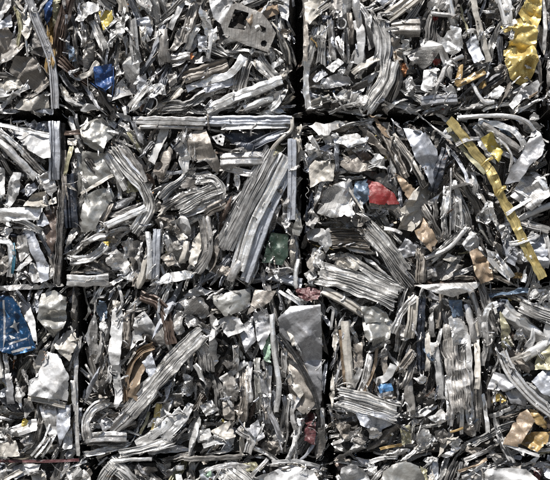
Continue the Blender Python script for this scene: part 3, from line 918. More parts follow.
f('Br', 34, 296, 24, 11); f('Bg', 38, 306, 10, 14)
s('Kh', '41,294 55,290 67,297 67,318 64,328 52,338 44,325 38,318', .42, d=-.02, dome=3, tilt=(0, -.15), n='crumpled_panel', lab='khaki silver crumpled sheet', lo=.3)
s('Cr', '54,345 66,331 75,330 77,345 70,361 60,353', .25, d=-.012, tilt=(.1, -.25), n='cream_sheet')
s('Wh', '47,352 58,354 66,368 70,376 68,401 29,394 30,380 38,375', .26, d=-.03, tilt=(0, -.15), n='white_sheet', lab='large white folded sheet', h=1.2)
b('Cr', 'channel', 6, '28,397 46,400 66,405', d=-.03, roll=-.3, rough=.5)
b('Al', 'flat', 4, '76,345 76,390 78,456', d=.0)
b('Wh', 'flat', 5, '73,380 74,395 75,412', d=-.008)
s('Al', '39,406 55,403 60,430 52,441 45,425', .3, d=-.006, ang=1.4)
s('Bg', '55,405 70,405 71,425 60,446 57,430', .2, d=-.01, dome=3, tilt=(.1, -.1))
s('Wh', '64,436 72,428 72,448 63,450', .4)
for k in range(3):
    b('Br', 'flat', 2.4, f'{50 + k * 3},{424 + k * 5} {44 + k * 3},{440 + k * 3} {31 + k * 5},{456 + k}', d=-.018)
s('Cr', '-8,446 16,440 21,455 -8,459', .4, d=-.01, ang=.1)
f('Wh', 8, 434, 17, 14); f('Yl', 24, 423, 8, 10); f('Al', 28, 440, 14, 20)
b('Gy', 'flat', 10, '6,374 10,388 11,404', d=-.008)
s('Bn', '28,356 33,354 37,366 34,370', .3)
s('Cr', '40,350 46,352 42,368 36,374 33,364', .3)
b('Dl', 'channel', 6, '40,404 41,420 36,440')
for q in ((18, 366, 14, 20), (30, 372, 12, 20), (18, 395, 14, 26), (28, 405, 14, 22), (6, 360, 12, 12), (5, 392, 12, 14), (24, 385, 10, 18), (10, 416, 20, 14), (44, 440, 14, 14)):
    f(rng.choice(['Al', 'Dl', 'Bg', 'Br', 'Dk']), *q)
b('Mr', 'flat', 3, '-8,461 40,461 79,460', d=-.012, roll=-.2, rough=.5, n='tie_strap', lab='thin maroon strap along the bale bottom')

CUR = bale('J', 'bale with a wide lavender grey panel and a black strap across it', 82.5, 287, 327, 461,
           [(115, 350, 92), (100, 440, 0), (160, 380, 45), (150, 320, 60), (195, 310, 30), (205, 370, 80), (250, 370, 92), (290, 370, 110), (160, 445, 20), (215, 430, 40), (270, 430, 80), (305, 350, 90)])
s('Sb', '96,311 100,300 106,301 108,318 100,321', .5, d=.0, n='blue_scrap')
s('Wh', '112,312 121,304 123,320 122,350 120,366 123,400 116,409 113,376 109,350', .2, d=-.02, ang=1.57, tilt=(.25, -.1), n='white_sheet', lab='tall narrow white sheet')
f('Wh', 104, 327, 10, 12); f('Cr', 116, 304, 12, 10)
b('Tp', 'channel', 7, '127,312 126,330 125,348', d=-.01)
b('Bn', 'channel', 10, '140,295 155,300 165,311 169,328 172,344', d=-.018, n='brown_arch', lab='brown arched strip')
f('Cr', 162, 309, 8, 9)
s('Wh', '134,318 145,311 158,330 150,339 138,341 130,351', .4, d=-.006, tilt=(.1, -.3))
f('Al', 152, 313, 14, 16); f('Dk', 145, 338, 26, 8)
s('Tn', '128,396 132,370 142,352 153,346 150,360 142,375 138,401', .35, d=-.008, ang=1.2, n='tan_sheet', lab='tan orange crumpled sheet')
b('Tn', 'pleat', 7, '126,402 127,376 138,353 152,346', d=-.018)
s('Bg', '142,362 152,352 157,370 150,379', .25, d=-.012)
b('Br', 'pleat', 20, '128,413 152,385 176,358 202,332', d=-.03, roll=.4, sink=1.5, rough=.6, deep=.75, n='ribbed_bundle', lab='long slanting bundle of grey strips')
b('Al', 'channel', 13, '110,432 130,413 154,390', d=-.022, rough=.6)
f('Al', 165, 347, 18, 18)
f('Al', 196, 306, 36, 28, .8, d=-.01); f('Br', 176, 302, 16, 14); f('Al', 178, 325, 14, 24); f('Al', 190, 322, 16, 14)
b('Al', 'pleat', 16, '190,342 203,350 207,372', d=-.012)
s('Kh', '213,296 228,292 250,288 251,305 240,312 225,316 214,304', .08, d=-.01, dome=7, tilt=(0, -.1), n='khaki_shell', lab='smooth rounded khaki grey shell', h=1.1)
s('Tp', '255,290 276,291 270,302 247,315', .2, d=-.012, ang=.7)
s('Wh', '217,321 228,315 240,318 246,330 228,337', .45, d=-.014, tilt=(0, -.35))
s('Gy', '253,313 267,308 271,330 262,351 257,340', .25, d=-.012, ang=1.4)
s('Pg', '262,335 270,336 271,362 264,360', .4, d=-.015, n='pale_green_scrap', lab='pale green painted scrap')
s('Gy', '238,330 252,316 256,340 246,352', .25, d=-.008)
b('Br', 'tube', 5.5, '272,314 274,350 279,385 276,412', d=-.022, rough=.6)
s('Gy', '278,318 290,306 320,304 322,345 322,402 317,412 308,372 296,346 280,335', .2, d=-.02, tilt=(.04, .04), n='grey_panel', lab='wide lavender grey panel', h=1.2, rag=.25, thick=.004)
s('Cr', '286,328 300,321 300,345 292,346', .2, d=-.028, tilt=(.04, .04))
s('Tp', '284,348 298,352 310,377 317,402 305,416 290,402', .25, d=-.01)
s('Cr', '288,360 300,364 308,388 300,398 292,388', .35, d=-.013)
b('Bk', 'box', 4.5, '279,333 295,355 311,384 319,408', d=-.052, roll=.1, n='black_strap', lab='narrow black strap', rough=.3, sink=.5)
s('Mr', '296,289 310,287 321,290 318,299 306,301 297,296', .4, d=-.014, n='maroon_sheet', lab='maroon crumpled sheet at the bale top')
b('Br', 'flat', 4, '279,291 292,299 303,305', d=-.02); b('Br', 'flat', 3.5, '287,290 296,298 307,303', d=-.014)
s('Mr', '306,412 316,414 315,445 304,440', .5, d=-.008, n='maroon_foil')
b('Dl', 'flat', 5, '300,416 306,408 318,406', d=-.014)
b('Al', 'flat', 4, '322,408 323,425 322,445', d=-.004)
s('Dl', '222,378 232,372 240,390 236,401 224,397', .3, d=-.01)
b('Tp', 'channel', 9, '243,370 244,395 242,422', d=-.012)
for x, c, y0, y1 in ((250, 'Al', 362, 402), (257, 'Kh', 358, 410), (263, 'Gy', 372, 424), (269, 'Al', 366, 414), (284, 'Al', 350, 378), (235, 'Al', 345, 372)):
    b(c, 'channel', 6, f'{x},{y0} {x + rng.uniform(-2, 2)},{(y0 + y1) / 2} {x + rng.uniform(-3, 5)},{y1}', d=-.01)
b('Gy', 'flat', 6, '262,378 268,405 280,434', d=-.018); b('Al', 'flat', 5, '300,395 292,412 296,430', d=-.014)
b('Al', 'channel', 9, '108,401 92,410 86,424 88,440', d=-.02, roll=.1)
b('Al', 'box', 10, '85,438 104,436 127,436', d=-.026, roll=-.2, rough=.6)
s('Gy', '97,421 105,414 113,426 104,432', .25)
f('Br', 108, 424, 10, 14); f('Al', 130, 436, 10, 18)
b('Br', 'pleat', 10, '119,454 148,447 174,440', d=-.022, roll=-.2)
b('Br', 'angle', 9, '136,446 160,430 182,410', d=-.016)
b('Wh', 'flat', 8, '163,440 182,420 191,404', d=-.012)
b('Br', 'tube', 4, '114,461 134,459 152,459', d=-.02)
b('Kg', 'flat', 7, '159,404 157,418 154,433', d=-.006, n='glow_strip'); b('Ol', 'flat', 3, '149,412 146,422 140,434', d=-.006)  # gold and olive strips stand in for a yellow glow
f('Wh', 205, 437, 22, 18, .8); s('Cr', '211,431 230,420 236,436 220,441', .2, d=-.012)
b('Wh', 'flat', 5, '203,446 214,442 229,441', d=-.016)
s('Al', '200,406 212,400 219,410 206,417', .4); s('Tp', '222,402 234,404 235,420 224,419', .2, d=-.012)
b('Al', 'channel', 9, '238,428 251,438 247,453', d=-.016); s('Gy', '247,428 258,420 265,436 258,441', .2, d=-.014)
f('Wh', 290, 436, 13, 14, .5, d=-.004); f('Al', 262, 412, 14, 20); f('Al', 278, 440, 14, 16)
b('Dl', 'box', 5, '184,459 212,458 242,457', d=-.016)
for q in ((188, 385, 14, 26), (205, 385, 18, 24), (178, 400, 12, 20), (218, 352, 18, 18), (228, 362, 16, 14), (215, 425, 16, 14), (190, 425, 14, 20), (172, 425, 12, 20), (230, 450, 26, 8), (208, 395, 12, 14), (282, 420, 12, 16), (292, 385, 12, 14), (97, 345, 12, 20), (97, 370, 12, 26), (103, 388, 12, 20), (240, 410, 12, 18), (185, 345, 10, 12), (140, 305, 12, 8), (270, 445, 20, 10)):
    f(rng.choice(['Al', 'Dl', 'Tp', 'Br', 'Dk']), *q)

CUR = bale('K', 'bale with a ribbed silver stack and a small sky blue scrap', 331.5, 287.5, 573, 461,
           [(340, 350, 90), (375, 325, 30), (370, 375, 65), (365, 403, 165), (410, 330, 80), (415, 380, 60), (455, 370, 92), (480, 380, 90), (500, 330, 100), (525, 390, 135), (515, 430, 30), (430, 430, 45), (365, 435, 10), (535, 310, 165)],
           vis=(330.0, 285.5, 576.0, 464.0))
b('Cr', 'box', 9, '323,289 344,300 364,313', d=-.03, roll=-.2, rough=.35, n='flat_bar', lab='pale flat bar slanting over the gap')
s('Cr', '332,346 336,318 339,340 335,352', .2, tilt=(.3, 0)); s('Cr', '329,395 333,372 335,395 332,408', .2)
b('Wh', 'flat', 3, '327,312 329,308 333,309 331,330')
b('Cr', 'tube', 9, '345,321 347,350 351,388', d=-.016, rough=.5, n='upright_tube', lab='cream upright tube by the gap')
b('Tn', 'flat', 3, '340,330 342,355 345,385')
s('Kh', '360,306 374,306 386,312 390,321 365,323', .2, d=-.024, tilt=(-.1, -.3))
s('Kh', '362,318 382,313 393,322 389,338 373,346 364,336', .45, d=-.02, dome=4, n='folded_sheet', lab='pale folded sheet like crumpled paper', lo=.35)
s('Tp', '353,344 362,342 363,370 354,371', .2, d=-.012)
b('Al', 'channel', 7, '392,333 403,310 416,296', d=-.018); b('Cr', 'channel', 10, '413,296 412,318 409,338', d=-.022, roll=.1, rough=.6)
b('Nv', 'box', 8, '421,299 421,340 422,372', d=-.006)
b('Cr', 'flat', 5.5, '427,332 428,350 427,371', d=-.014)
s('Al', '414,285 445,283 481,282 477,288 452,297 436,293', .2, rag=.3, d=-.034, dome=3, tilt=(0, -.05), n='curved_lip', lab='long bright curved lip along the bale top', h=1)
s('Sb', '448,300 462,300 464,316 452,317', .2, d=.0)
b('Al', 'pleat', 24, '454,312 455,350 460,410', d=-.018, roll=.1, rough=1.2, n='ribbed_column', lab='upright column of streaked strips')
s('Br', '447,318 460,312 468,326 470,342 452,346', .7, d=-.02)
b('Wh', 'flat', 6, '467,335 469,365 471,402', d=-.022)
b('Wh', 'angle', 7, '433,342 438,370 441,400', d=-.014)
b('Cr', 'flat', 6, '475,318 477,350 476,388', d=-.012)
b('Al', 'flat', 6, '484,322 486,345 482,366'); s('Ol', '499,308 510,328 513,347 502,348', .3, d=-.004, ang=1.5)
s('Nv', '495,300 506,300 508,318 498,314', .3, d=.006)
b('Br', 'flat', 6, '485,322 488,308 498,304', d=-.006)
b('Br', 'pleat', 15, '520,304 536,312 562,322', d=-.02, roll=-.2)
f('Wh', 540, 294, 26, 13, .8); f('Cr', 536, 288, 14, 8); f('Br', 556, 300, 18, 14)
b('Wh', 'flat', 7, '528,348 532,338 533,328', d=-.01, taper=(1.2, .4)); b('Wh', 'flat', 7, '539,352 545,340 549,322', d=-.01)
b('Al', 'channel', 11, '501,352 511,373 531,396 556,416', d=-.034, roll=.1, rough=.5, sink=1, n='slanting_bar', lab='grooved bar slanting down from the bale centre')
b('Cr', 'flat', 4, '507,361 517,357 530,352', d=-.02)
s('Ol', '535,370 537,355 545,344 562,344 562,368', .2, d=-.01); f('Wh', 530, 366, 14, 13, .5)
s('Bg', '531,381 543,370 562,368 562,402 541,393', .1, d=-.02, dome=3, tilt=(.1, -.25), n='silver_panel', lab='smooth lavender silver panel', h=1.2)
s('Gy', '487,389 494,372 510,376 516,386 505,391', .12, d=-.014, tilt=(.1, -.2)); s('Gy', '504,391 520,385 529,395 526,406 510,403', .2, d=-.012)
s('Tn', '502,444 512,425 520,413 527,409 534,420 526,432 517,446', .1, d=-.024, tilt=(.2, -.2), n='pink_tan_sheet', lab='pinkish tan flat sheet', thick=.004)
s('Oc', '518,443 527,432 549,431 546,442 536,451', .3, d=-.018, n='ochre_sheet', lab='ochre folded sheet at the bale foot')
s('Oc', '529,409 536,410 549,424 546,429 532,422', .2, d=-.016, dome=2); s('Bn', '533,412 540,411 556,422 552,432', .3, d=-.008)
b('Wh', 'flat', 3.5, '494,440 514,447 538,455', d=-.034, roll=-.2, n='white_strip', lab='thin white strip under the tan sheet')
f('Go', 498, 398, 18, 11, n='gold_foil'); f('Kg', 508, 412, 10, 14)
b('Br', 'pleat', 22, '338,397 364,403 397,413', d=-.028, roll=-.15, sink=1.5, n='ribbed_stack', lab='ribbed silver stack of flattened strips', rough=.6)
b('Bg', 'flat', 5, '352,410 372,413 396,418', d=-.03); s('Bg', '355,412 380,408 392,425 378,432 360,424', .4, d=-.01, ang=.3)
s('Lb', '377,386 383,383 391,383 393,390 380,393', .25, d=-.022, n='sky_blue_scrap', lab='small sky blue painted scrap')
s('Gy', '377,393 391,391 393,400 379,398', .2, d=-.018)
b('Wh', 'angle', 8, '375,383 388,375 393,364', d=-.02); b('Al', 'channel', 7, '370,354 366,375 359,396', d=-.012); b('Tn', 'flat', 3, '377,348 374,368 364,392', d=-.016)
b('Al', 'flat', 6, '360,368 355,382 350,393', d=-.012)
b('Tp', 'channel', 8, '399,372 406,361 414,352', d=-.016); b('Dl', 'channel', 7, '404,388 409,374 414,360', d=-.012); b('Tp', 'flat', 6, '386,348 384,362 387,376')
b('Dl', 'flat', 9, '408,380 409,395 412,415'); f('Br', 421, 380, 15, 13, .7, d=-.008); f('Dk', 427, 398, 22, 18)
b('Oc', 'flat', 3, '380,449 390,446 403,445', d=-.016); s('Wh', '339,403 352,404 353,412 342,412', .3, d=-.012)
s('Br', '427,417 442,409 449,417 440,425', .4, d=-.014, dome=3); b('Oc', 'rod', 2.2, '450,432 456,430 463,428', d=-.02)
s('Ol', '400,428 410,425 412,443 402,445', .3)
s('Bk', '338,420 352,417 352,421 340,424', .2)
for q in ((345, 430, 16, 18), (360, 438, 18, 14), (375, 432, 16, 16), (390, 430, 16, 18), (350, 448, 18, 10), (425, 440, 18, 20), (440, 436, 16, 16), (455, 442, 18, 14), (470, 430, 16, 18), (482, 415, 14, 20), (485, 440, 16, 14), (416, 425, 14, 14), (478, 398, 12, 16), (395, 346, 16, 14), (405, 335, 12, 14), (438, 325, 14, 18), (436, 310, 12, 18), (520, 335, 12, 14), (516, 365, 12, 10), (472, 450, 20, 8), (400, 452, 20, 8), (555, 440, 18, 20)):
    f(rng.choice(['Al', 'Dl', 'Tp', 'Br', 'Al']), *q)
for k in range(9):
    x = 446 + k * 4.6
    b(rng.choice(['Al', 'Dl', 'Br']), 'flat', 4, f'{x},{385 + rng.uniform(-10, 10)} {x + 2},{405} {x + rng.uniform(0, 6)},{430 + rng.uniform(-8, 8)}')

CUR = bale('O', 'bale beyond the gap beside the bale with the ribbed silver stack', 579, 291, 815, 459, [(590, 350, 80), (640, 400, 110)], .4, vis=(575.0, 289.0, 616.0, 462.0))

# ---- bottom row
CUR = bale('L', 'bale with a ragged pale sheet on top, under the blue print bale', -145, 462.5, 92, 628, [(20, 472, 15), (70, 475, 40), (30, 560, 60)], .8, vis=(-70, 461.5, 95.0, 543.0))
s('Wh', '5,470 20,465 41,464 38,471 15,479', .4, tilt=(0, -.4)); s('Al', '-6,466 6,466 8,478 -4,480', .4); b('Cr', 'flat', 5, '0,482 12,476 22,470')
s('Cr', '30,474 44,470 48,484 34,490', .4)
for q in ((60, 470, 26, 12), (75, 474, 22, 14), (84, 478, 12, 16), (52, 480, 20, 12)):
    f('Al', *q)

CUR = bale('M', 'bale with fanned ribbed strips on top, under the black strap bale', 95.5, 462.5, 332, 628, [(110, 472, 40), (140, 470, 130), (200, 470, 60), (240, 475, 140), (290, 470, 10), (200, 560, 80)], .8, vis=(92.0, 461.5, 334.0, 543.0))
b('Br', 'pleat', 12, '98,486 106,474 116,462', d=-.012); b('Br', 'pleat', 14, '110,462 120,470 134,484', d=-.02); b('Br', 'pleat', 9, '116,470 126,477 132,486', d=-.026)
b('Br', 'pleat', 24, '222,466 238,477 256,492', d=-.016)
s('Bg', '199,470 212,466 217,482 202,486', .25, d=-.012); s('Pg', '203,474 211,470 214,484 206,486', .2, d=-.016)
s('Wh', '256,476 290,465 313,470 320,482 290,486 262,486', .35, d=-.02, tilt=(0, -.15), n='white_panel', lab='broad pale panel along the bale top')
b('Wh', 'flat', 4, '272,462 295,461 320,467', d=-.008); b('Al', 'flat', 4, '250,478 258,468 268,459', d=-.024)
b('Al', 'flat', 5, '205,470 230,465 250,468'); s('Ol', '242,464 256,462 262,470 248,472', .4)
b('Br', 'flat', 5, '176,468 184,468'); b('Wh', 'flat', 6, '178,474 181,484 183,492', d=-.01)
for q in ((145, 472, 22, 16), (162, 468, 16, 14), (172, 478, 14, 16), (190, 468, 14, 14), (192, 484, 14, 14), (322, 474, 14, 18), (310, 464, 18, 8), (152, 484, 20, 12)):
    f(rng.choice(['Al', 'Br', 'Br', 'Dl']), *q)

CUR = bale('N', 'bale with a smooth domed grey panel beside a white crumpled sheet', 336, 462, 572, 628, [(350, 472, 20), (440, 472, 60), (500, 472, 10), (450, 560, 80)], .8, vis=(333.0, 461.0, 575.0, 543.0))
s('Wh', '338,484 341,467 350,462 363,468 370,480 366,492 345,494', .45, d=-.024, dome=2, tilt=(0, -.05), n='white_sheet', lab='white crumpled sheet by the gap')
s('Kh', '379,486 383,472 391,464 405,460 418,465 425,479 422,496 400,504 382,498', .16, d=-.03, dome=5, tilt=(0, .12), n='domed_panel', lab='smooth domed grey panel', h=1.2)
s('Cr', '424,486 428,476 434,474 436,490', .3); s('Ol', '420,466 427,470 428,484 423,480', .2)
b('Tn', 'flat', 3, '458,471 472,466 487,459', d=-.02)
s('Wh', '458,482 470,474 492,468 525,468 537,479 532,492 490,496 464,494', .35, d=-.016, tilt=(0, -.1), n='white_panel', lab='wide pale panel along the bale top, beside the domed panel')
s('Bg', '463,482 472,476 482,486 470,492', .15, d=-.02); s('Mr', '534,468 542,470 540,484 534,480', .4)
b('Al', 'flat', 4, '370,462 384,458 398,458', d=-.004)
for q in ((438, 474, 18, 14), (450, 470, 16, 14), (366, 462, 14, 10), (372, 470, 12, 12), (540, 472, 12, 10), (556, 474, 20, 14), (430, 464, 14, 8), (450, 486, 16, 14)):
    f(rng.choice(['Al', 'Dl', 'Br', 'Dk']), *q)

CUR = bale('P', 'bale beyond the gap beside the bale with the domed panel', 578, 463, 813, 628, [(590, 500, 80)], .4, vis=(574.0, 461.0, 616.0, 543.0))

# ------------------------------------------ the mass of smaller scrap pieces
LIB = {}
EXT = {}


def lib(kind, n, fn):
    out = []
    for i in range(n):
        r = random.Random(kind + str(i))
        V, F, UV, c = fn(r)
        out.append(make_mesh(kind, V, F, UV, 12 if kind == 'scrap_foil' else 28))
        out[-1].materials.append(None)
    LIB[kind] = out
    EXT[kind] = [max(v.co.z for v in m.vertices) / S - min(v.co.z for v in m.vertices) / S for m in out]


def _outline(r, asp, k=7):
    P = []
    for i in range(k):
        q = 2 * math.pi * (i + r.uniform(-.3, .3)) / k
        m = r.uniform(.75, 1.15)
        P.append((15 * m * math.cos(q), 15 * asp * m * math.sin(q)))
    return P


lib('torn_sheet', 30, lambda r: sheet_geo(_outline(r, r.uniform(.2, .6), r.choice((4, 5, 5, 6))), r.uniform(.35, .9), r, h=2.0, thick=.0, rag=1.4, lo=.3, tilt=(r.uniform(-.1, .1), 0)))
lib('folded_scrap', 30, lambda r: sheet_geo(_outline(r, r.uniform(.2, .5), r.choice((4, 5, 6))), r.uniform(.7, 1.3), r, h=1.9, thick=.0, rag=1.5, lo=.25, ang=math.pi / 2 + r.uniform(-.25, .25)))
lib('scrap_foil', 30, lambda r: sheet_geo(_outline(r, r.uniform(.35, .8), 8), r.uniform(.9, 1.5), r, h=2.9, dome=1, thick=0, rag=2.2, lo=.25))
lib('bundled_strip', 26, lambda r: band_geo('pleat', r.uniform(7, 11), [(-15, r.uniform(-3, 3)), (r.uniform(-7, -2), r.uniform(-2, 2)), (r.uniform(2, 7), r.uniform(-2, 2)), (15, r.uniform(-4, 4))], r, roll=0, rough=1.4, crush=.5))
lib('channel_offcut', 20, lambda r: band_geo(r.choice(['channel', 'angle', 'box']), r.uniform(5, 8), [(-15, r.uniform(-2, 2)), (r.uniform(-4, 4), r.uniform(-1, 1)), (15, r.uniform(-2, 2))], r, roll=0, rough=1.4, crush=.4))
lib('strip_offcut', 26, lambda r: band_geo('flat', r.uniform(3.5, 7), [(-15, r.uniform(-4, 4)), (r.uniform(-6, 6), r.uniform(-3, 3)), (15, r.uniform(-4, 4))], r, roll=0, rough=1.6, crush=.6))
lib('tube_offcut', 12, lambda r: band_geo('tube', r.uniform(4, 6.5), [(-15, r.uniform(-2, 2)), (r.uniform(-4, 4), r.uniform(-1, 1)), (15, r.uniform(-2, 2))], r))
lib('wire_offcut', 16, lambda r: band_geo('rod', r.uniform(1.0, 1.7), [(-15, r.uniform(-5, 5)), (-5, r.uniform(-5, 5)), (5, r.uniform(-5, 5)), (15, r.uniform(-5, 5))], r, sink=1))
KIND_W = [('torn_sheet', 9), ('folded_scrap', 22), ('scrap_foil', 4), ('bundled_strip', 36), ('channel_offcut', 18), ('strip_offcut', 18), ('tube_offcut', 4)]
MAT_W = [('Al', 28), ('Br', 42), ('Dl', 11), ('Dk', 3), ('Wh', 18), ('Cr', 5), ('Tp', 10), ('Gy', 8), ('Bg', 11), ('Kh', 5), ('Bn', 1.2), ('Tn', .9), ('Ol', .8), ('Cu', .4), ('Sb', .5), ('Nv', .8), ('Go', .2), ('Oc', .2)]
DEEP_W = [('Al', 26), ('Dl', 28), ('Dk', 16), ('Tp', 10), ('Br', 10), ('Nv', 3), ('Bn', 3)]  # darker mix for deep pieces, putting crevice shade into their colour


def pick(tab):
    t = rng.random() * sum(w for _, w in tab)
    for k, w in tab:
        t -= w
        if t <= 0:
            return k
    return tab[-1][0]


def flow_angle(B, x, y):
    best = min(B.flow, key=lambda q: (q[0] - x) ** 2 + (q[1] - y) ** 2 + rng.uniform(0, 500))
    return best[2]


def masked(B, x, y):
    i, j = int(y - B.y0 + 20), int(x - B.x0 + 20)
    h, w = B.mask.shape
    return 0 <= i < h and 0 <= j < w and bool(B.mask[i, j])


def place(B, kind, code, x, y, d, ang, L, w, tilt=.31):
    i = rng.randrange(len(LIB[kind]))
    me = LIB[kind][i]
    zx = EXT[kind][i]
    o = bpy.data.objects.new(kind, me)
    COL.objects.link(o)
    o.parent = B.root
    o.location = W(x, y, d) - B.base
    o.rotation_euler = (rng.gauss(.14, tilt), -ang, rng.gauss(0, .15))
    k = L / 30.0
    kz = min(max(w / zx, .35 * k), 2.2 * k)
    o.scale = (k * rng.choice((-1, 1)), .5 * (k + kz) * rng.uniform(.8, 1.2), kz)
    o.material_slots[0].link = 'OBJECT'
    o.material_slots[0].material = MATS[code]
    return o


def fill(B):
    """Press the smaller scrap into the face: a loose layer behind, then a tight mosaic from large pieces to small."""
    x0, y0, x1, y1 = B.vis
    x0, y0, x1, y1 = max(x0, B.x0), max(y0, B.y0), min(x1, B.x1), min(y1, B.y1)
    area = (x1 - x0) * (y1 - y0)
    cov = B.mask.copy()
    hh, ww = cov.shape
    count = {}

    def cells(x, y, ang, L, w, nu=7, nv=3):
        u = np.linspace(-.46, .46, nu)[:, None] * L
        v = np.linspace(-.4, .4, nv)[None, :] * w
        px = x + u * math.cos(ang) + v * math.sin(ang)
        py = y - u * math.sin(ang) + v * math.cos(ang)
        i = np.clip((py - B.y0 + 20).astype(int), 0, hh - 1)
        j = np.clip((px - B.x0 + 20).astype(int), 0, ww - 1)
        return i.ravel(), j.ravel()

    passes = [((30, 54), (.055, .115), .0, .0028, 0), ((38, 68), (-.004, .045), .70, .014, 1), ((26, 46), (.0, .055), .62, .02, 1), ((17, 30), (.0, .065), .56, .026, 1), ((10, 18), (.012, .07), .62, .012, 1)]
    for lr, dr, need, dens, tight in passes:
        for _ in range(int(area * dens * (1 if B.dens >= .8 else B.dens))):
            x, y = rng.uniform(x0 + 2, x1 - 2), rng.uniform(y0 + 2, y1 - 2)
            if (x < -12 or x > 562 or y < -12 or y > 492) and rng.random() < .6:
                continue
            L = rng.uniform(*lr)
            kind = pick(KIND_W)
            if count.get(kind, 0) >= 290:
                continue
            w = L * rng.uniform(.13, .28) if kind != 'scrap_foil' else L * rng.uniform(.35, .6)
            w = max(w, 2.2)
            ang = math.radians(flow_angle(B, x, y) + rng.gauss(0, 20))
            if rng.random() < .1:
                ang = rng.uniform(0, math.pi)
            hx = (abs(math.cos(ang)) * L + abs(math.sin(ang)) * w) / 2
            hy = (abs(math.sin(ang)) * L + abs(math.cos(ang)) * w) / 2
            wx, wy = 1.8 * math.sin(y / 11 + B.x0) - rng.uniform(.5, 3.6), 1.8 * math.sin(x / 13 + B.y0) - rng.uniform(1., 4.5)
            if B.x1 - B.x0 > 2 * hx + 10:
                x = min(max(x, B.x0 + hx + wx), B.x1 - hx - wx)
            y = min(max(y, B.y0 + hy + wy), B.y1 - hy - wy)
            ci, cj = cells(x, y, ang, L, w)
            free = 1 - cov[ci, cj].mean()
            if tight and free < need or free < .12:
                continue
            if tight:
                a, c = cells(x, y, ang, L, w, max(7, int(L * 1.6)), max(3, int(w * 1.6)))
                cov[a, c] = True
            e = min(x - B.x0, B.x1 - x, y - B.y0, B.y1 - y)
            dd = rng.uniform(*dr) + .03 * max(0, 1 - e / 8) ** 2
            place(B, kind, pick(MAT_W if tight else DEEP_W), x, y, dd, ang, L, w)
            count[kind] = count.get(kind, 0) + 1


def edge_debris(B):
    """Scrap that hangs out of the bale's edges into the gaps."""
    x0, y0, x1, y1 = B.vis
    for side in ('r', 'l', 't', 'b'):
        vert = side in 'rl'
        lo, hi = (max(y0, B.y0, -12), min(y1, B.y1, 490)) if vert else (max(x0, B.x0, -12), min(x1, B.x1, 562))
        for _ in range(int(max(0, hi - lo) * (.02 if vert else .036))):
            p = rng.uniform(lo, hi)
            o_ = rng.uniform(-3, 3.5)
            x, y = {'r': (B.x1 + o_, p), 'l': (B.x0 - o_, p), 't': (p, B.y0 - o_), 'b': (p, B.y1 + o_)}[side]
            kind = rng.choice(['folded_scrap', 'torn_sheet', 'bundled_strip', 'strip_offcut', 'channel_offcut', 'wire_offcut'])
            L = rng.uniform(8, 24)
            a = (math.pi / 2 if vert else 0) + rng.gauss(0, .45)
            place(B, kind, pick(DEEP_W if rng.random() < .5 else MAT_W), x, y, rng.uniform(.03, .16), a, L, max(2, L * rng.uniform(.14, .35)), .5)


def fragments(B):
    x0, y0, x1, y1 = B.vis
    x0, y0, x1, y1 = max(x0, B.x0), max(y0, B.y0), min(x1, B.x1), min(y1, B.y1)
    n = int(.03 * B.dens * (x1 - x0) * (y1 - y0))
    x = nrg.uniform(x0 + 2, x1 - 2, n); y = nrg.uniform(y0 + 2, y1 - 2, n)
    keep = np.array([not masked(B, a, c) for a, c in zip(x, y)])
    x, y = x[keep], y[keep]
    n = len(x)
    if n == 0:
        return
    d = nrg.uniform(.02, .11, n)
    e = np.minimum(np.minimum(x - B.x0, B.x1 - x), np.minimum(y - B.y0, B.y1 - y))
    d += .03 * np.clip(1 - e / 8, 0, 1) ** 2
    P = np.stack([(x - 275) * S, d, (GZ - y) * S], 1) - np.array(B.base)
    ln = np.exp(nrg.normal(1.0, .5, n)) * S * .5
    wd = ln * nrg.uniform(.12, .6, n)
    ang = np.radians(np.array([flow_angle(B, a, c) for a, c in zip(x, y)]) + nrg.normal(0, 40, n))
    yaw = nrg.normal(0, .5, n)
    u = np.stack([np.cos(ang) * np.cos(yaw), np.sin(yaw), np.sin(ang) * np.cos(yaw)], 1)
    q = np.stack([-np.sin(ang), nrg.normal(0, .6, n), np.cos(ang)], 1)
    q /= np.linalg.norm(q, axis=1, keepdims=True)
    w = np.cross(u, q); w /= np.linalg.norm(w, axis=1, keepdims=True)
    V = np.zeros((n, 8, 3))
    for i, t in enumerate((-1, -.3, .4, 1)):
        bend = nrg.normal(0, .35, n)
        wid = nrg.uniform(.5, 1.1, n)
        c = P + u * (ln * t)[:, None] + w * (ln * bend)[:, None]
        V[:, i * 2] = c + q * (wd * wid)[:, None] + w * (wd * nrg.normal(0, .4, n))[:, None]
        V[:, i * 2 + 1] = c - q * (wd * wid)[:, None] + w * (wd * nrg.normal(0, .4, n))[:, None]
    quad = np.array([(0, 1, 3, 2), (2, 3, 5, 4), (4, 5, 7, 6)])
    F = (np.arange(n)[:, None, None] * 8 + quad[None]).reshape(-1, 4)
    me = make_mesh('scrap_fragments', V.reshape(-1, 3), F.tolist(), None, 25)
    o = bpy.data.objects.new('scrap_fragments', me)
    COL.objects.link(o)
    o.parent = B.root
    me.materials.append(MATS['frag'])
    o['kind'] = 'stuff'


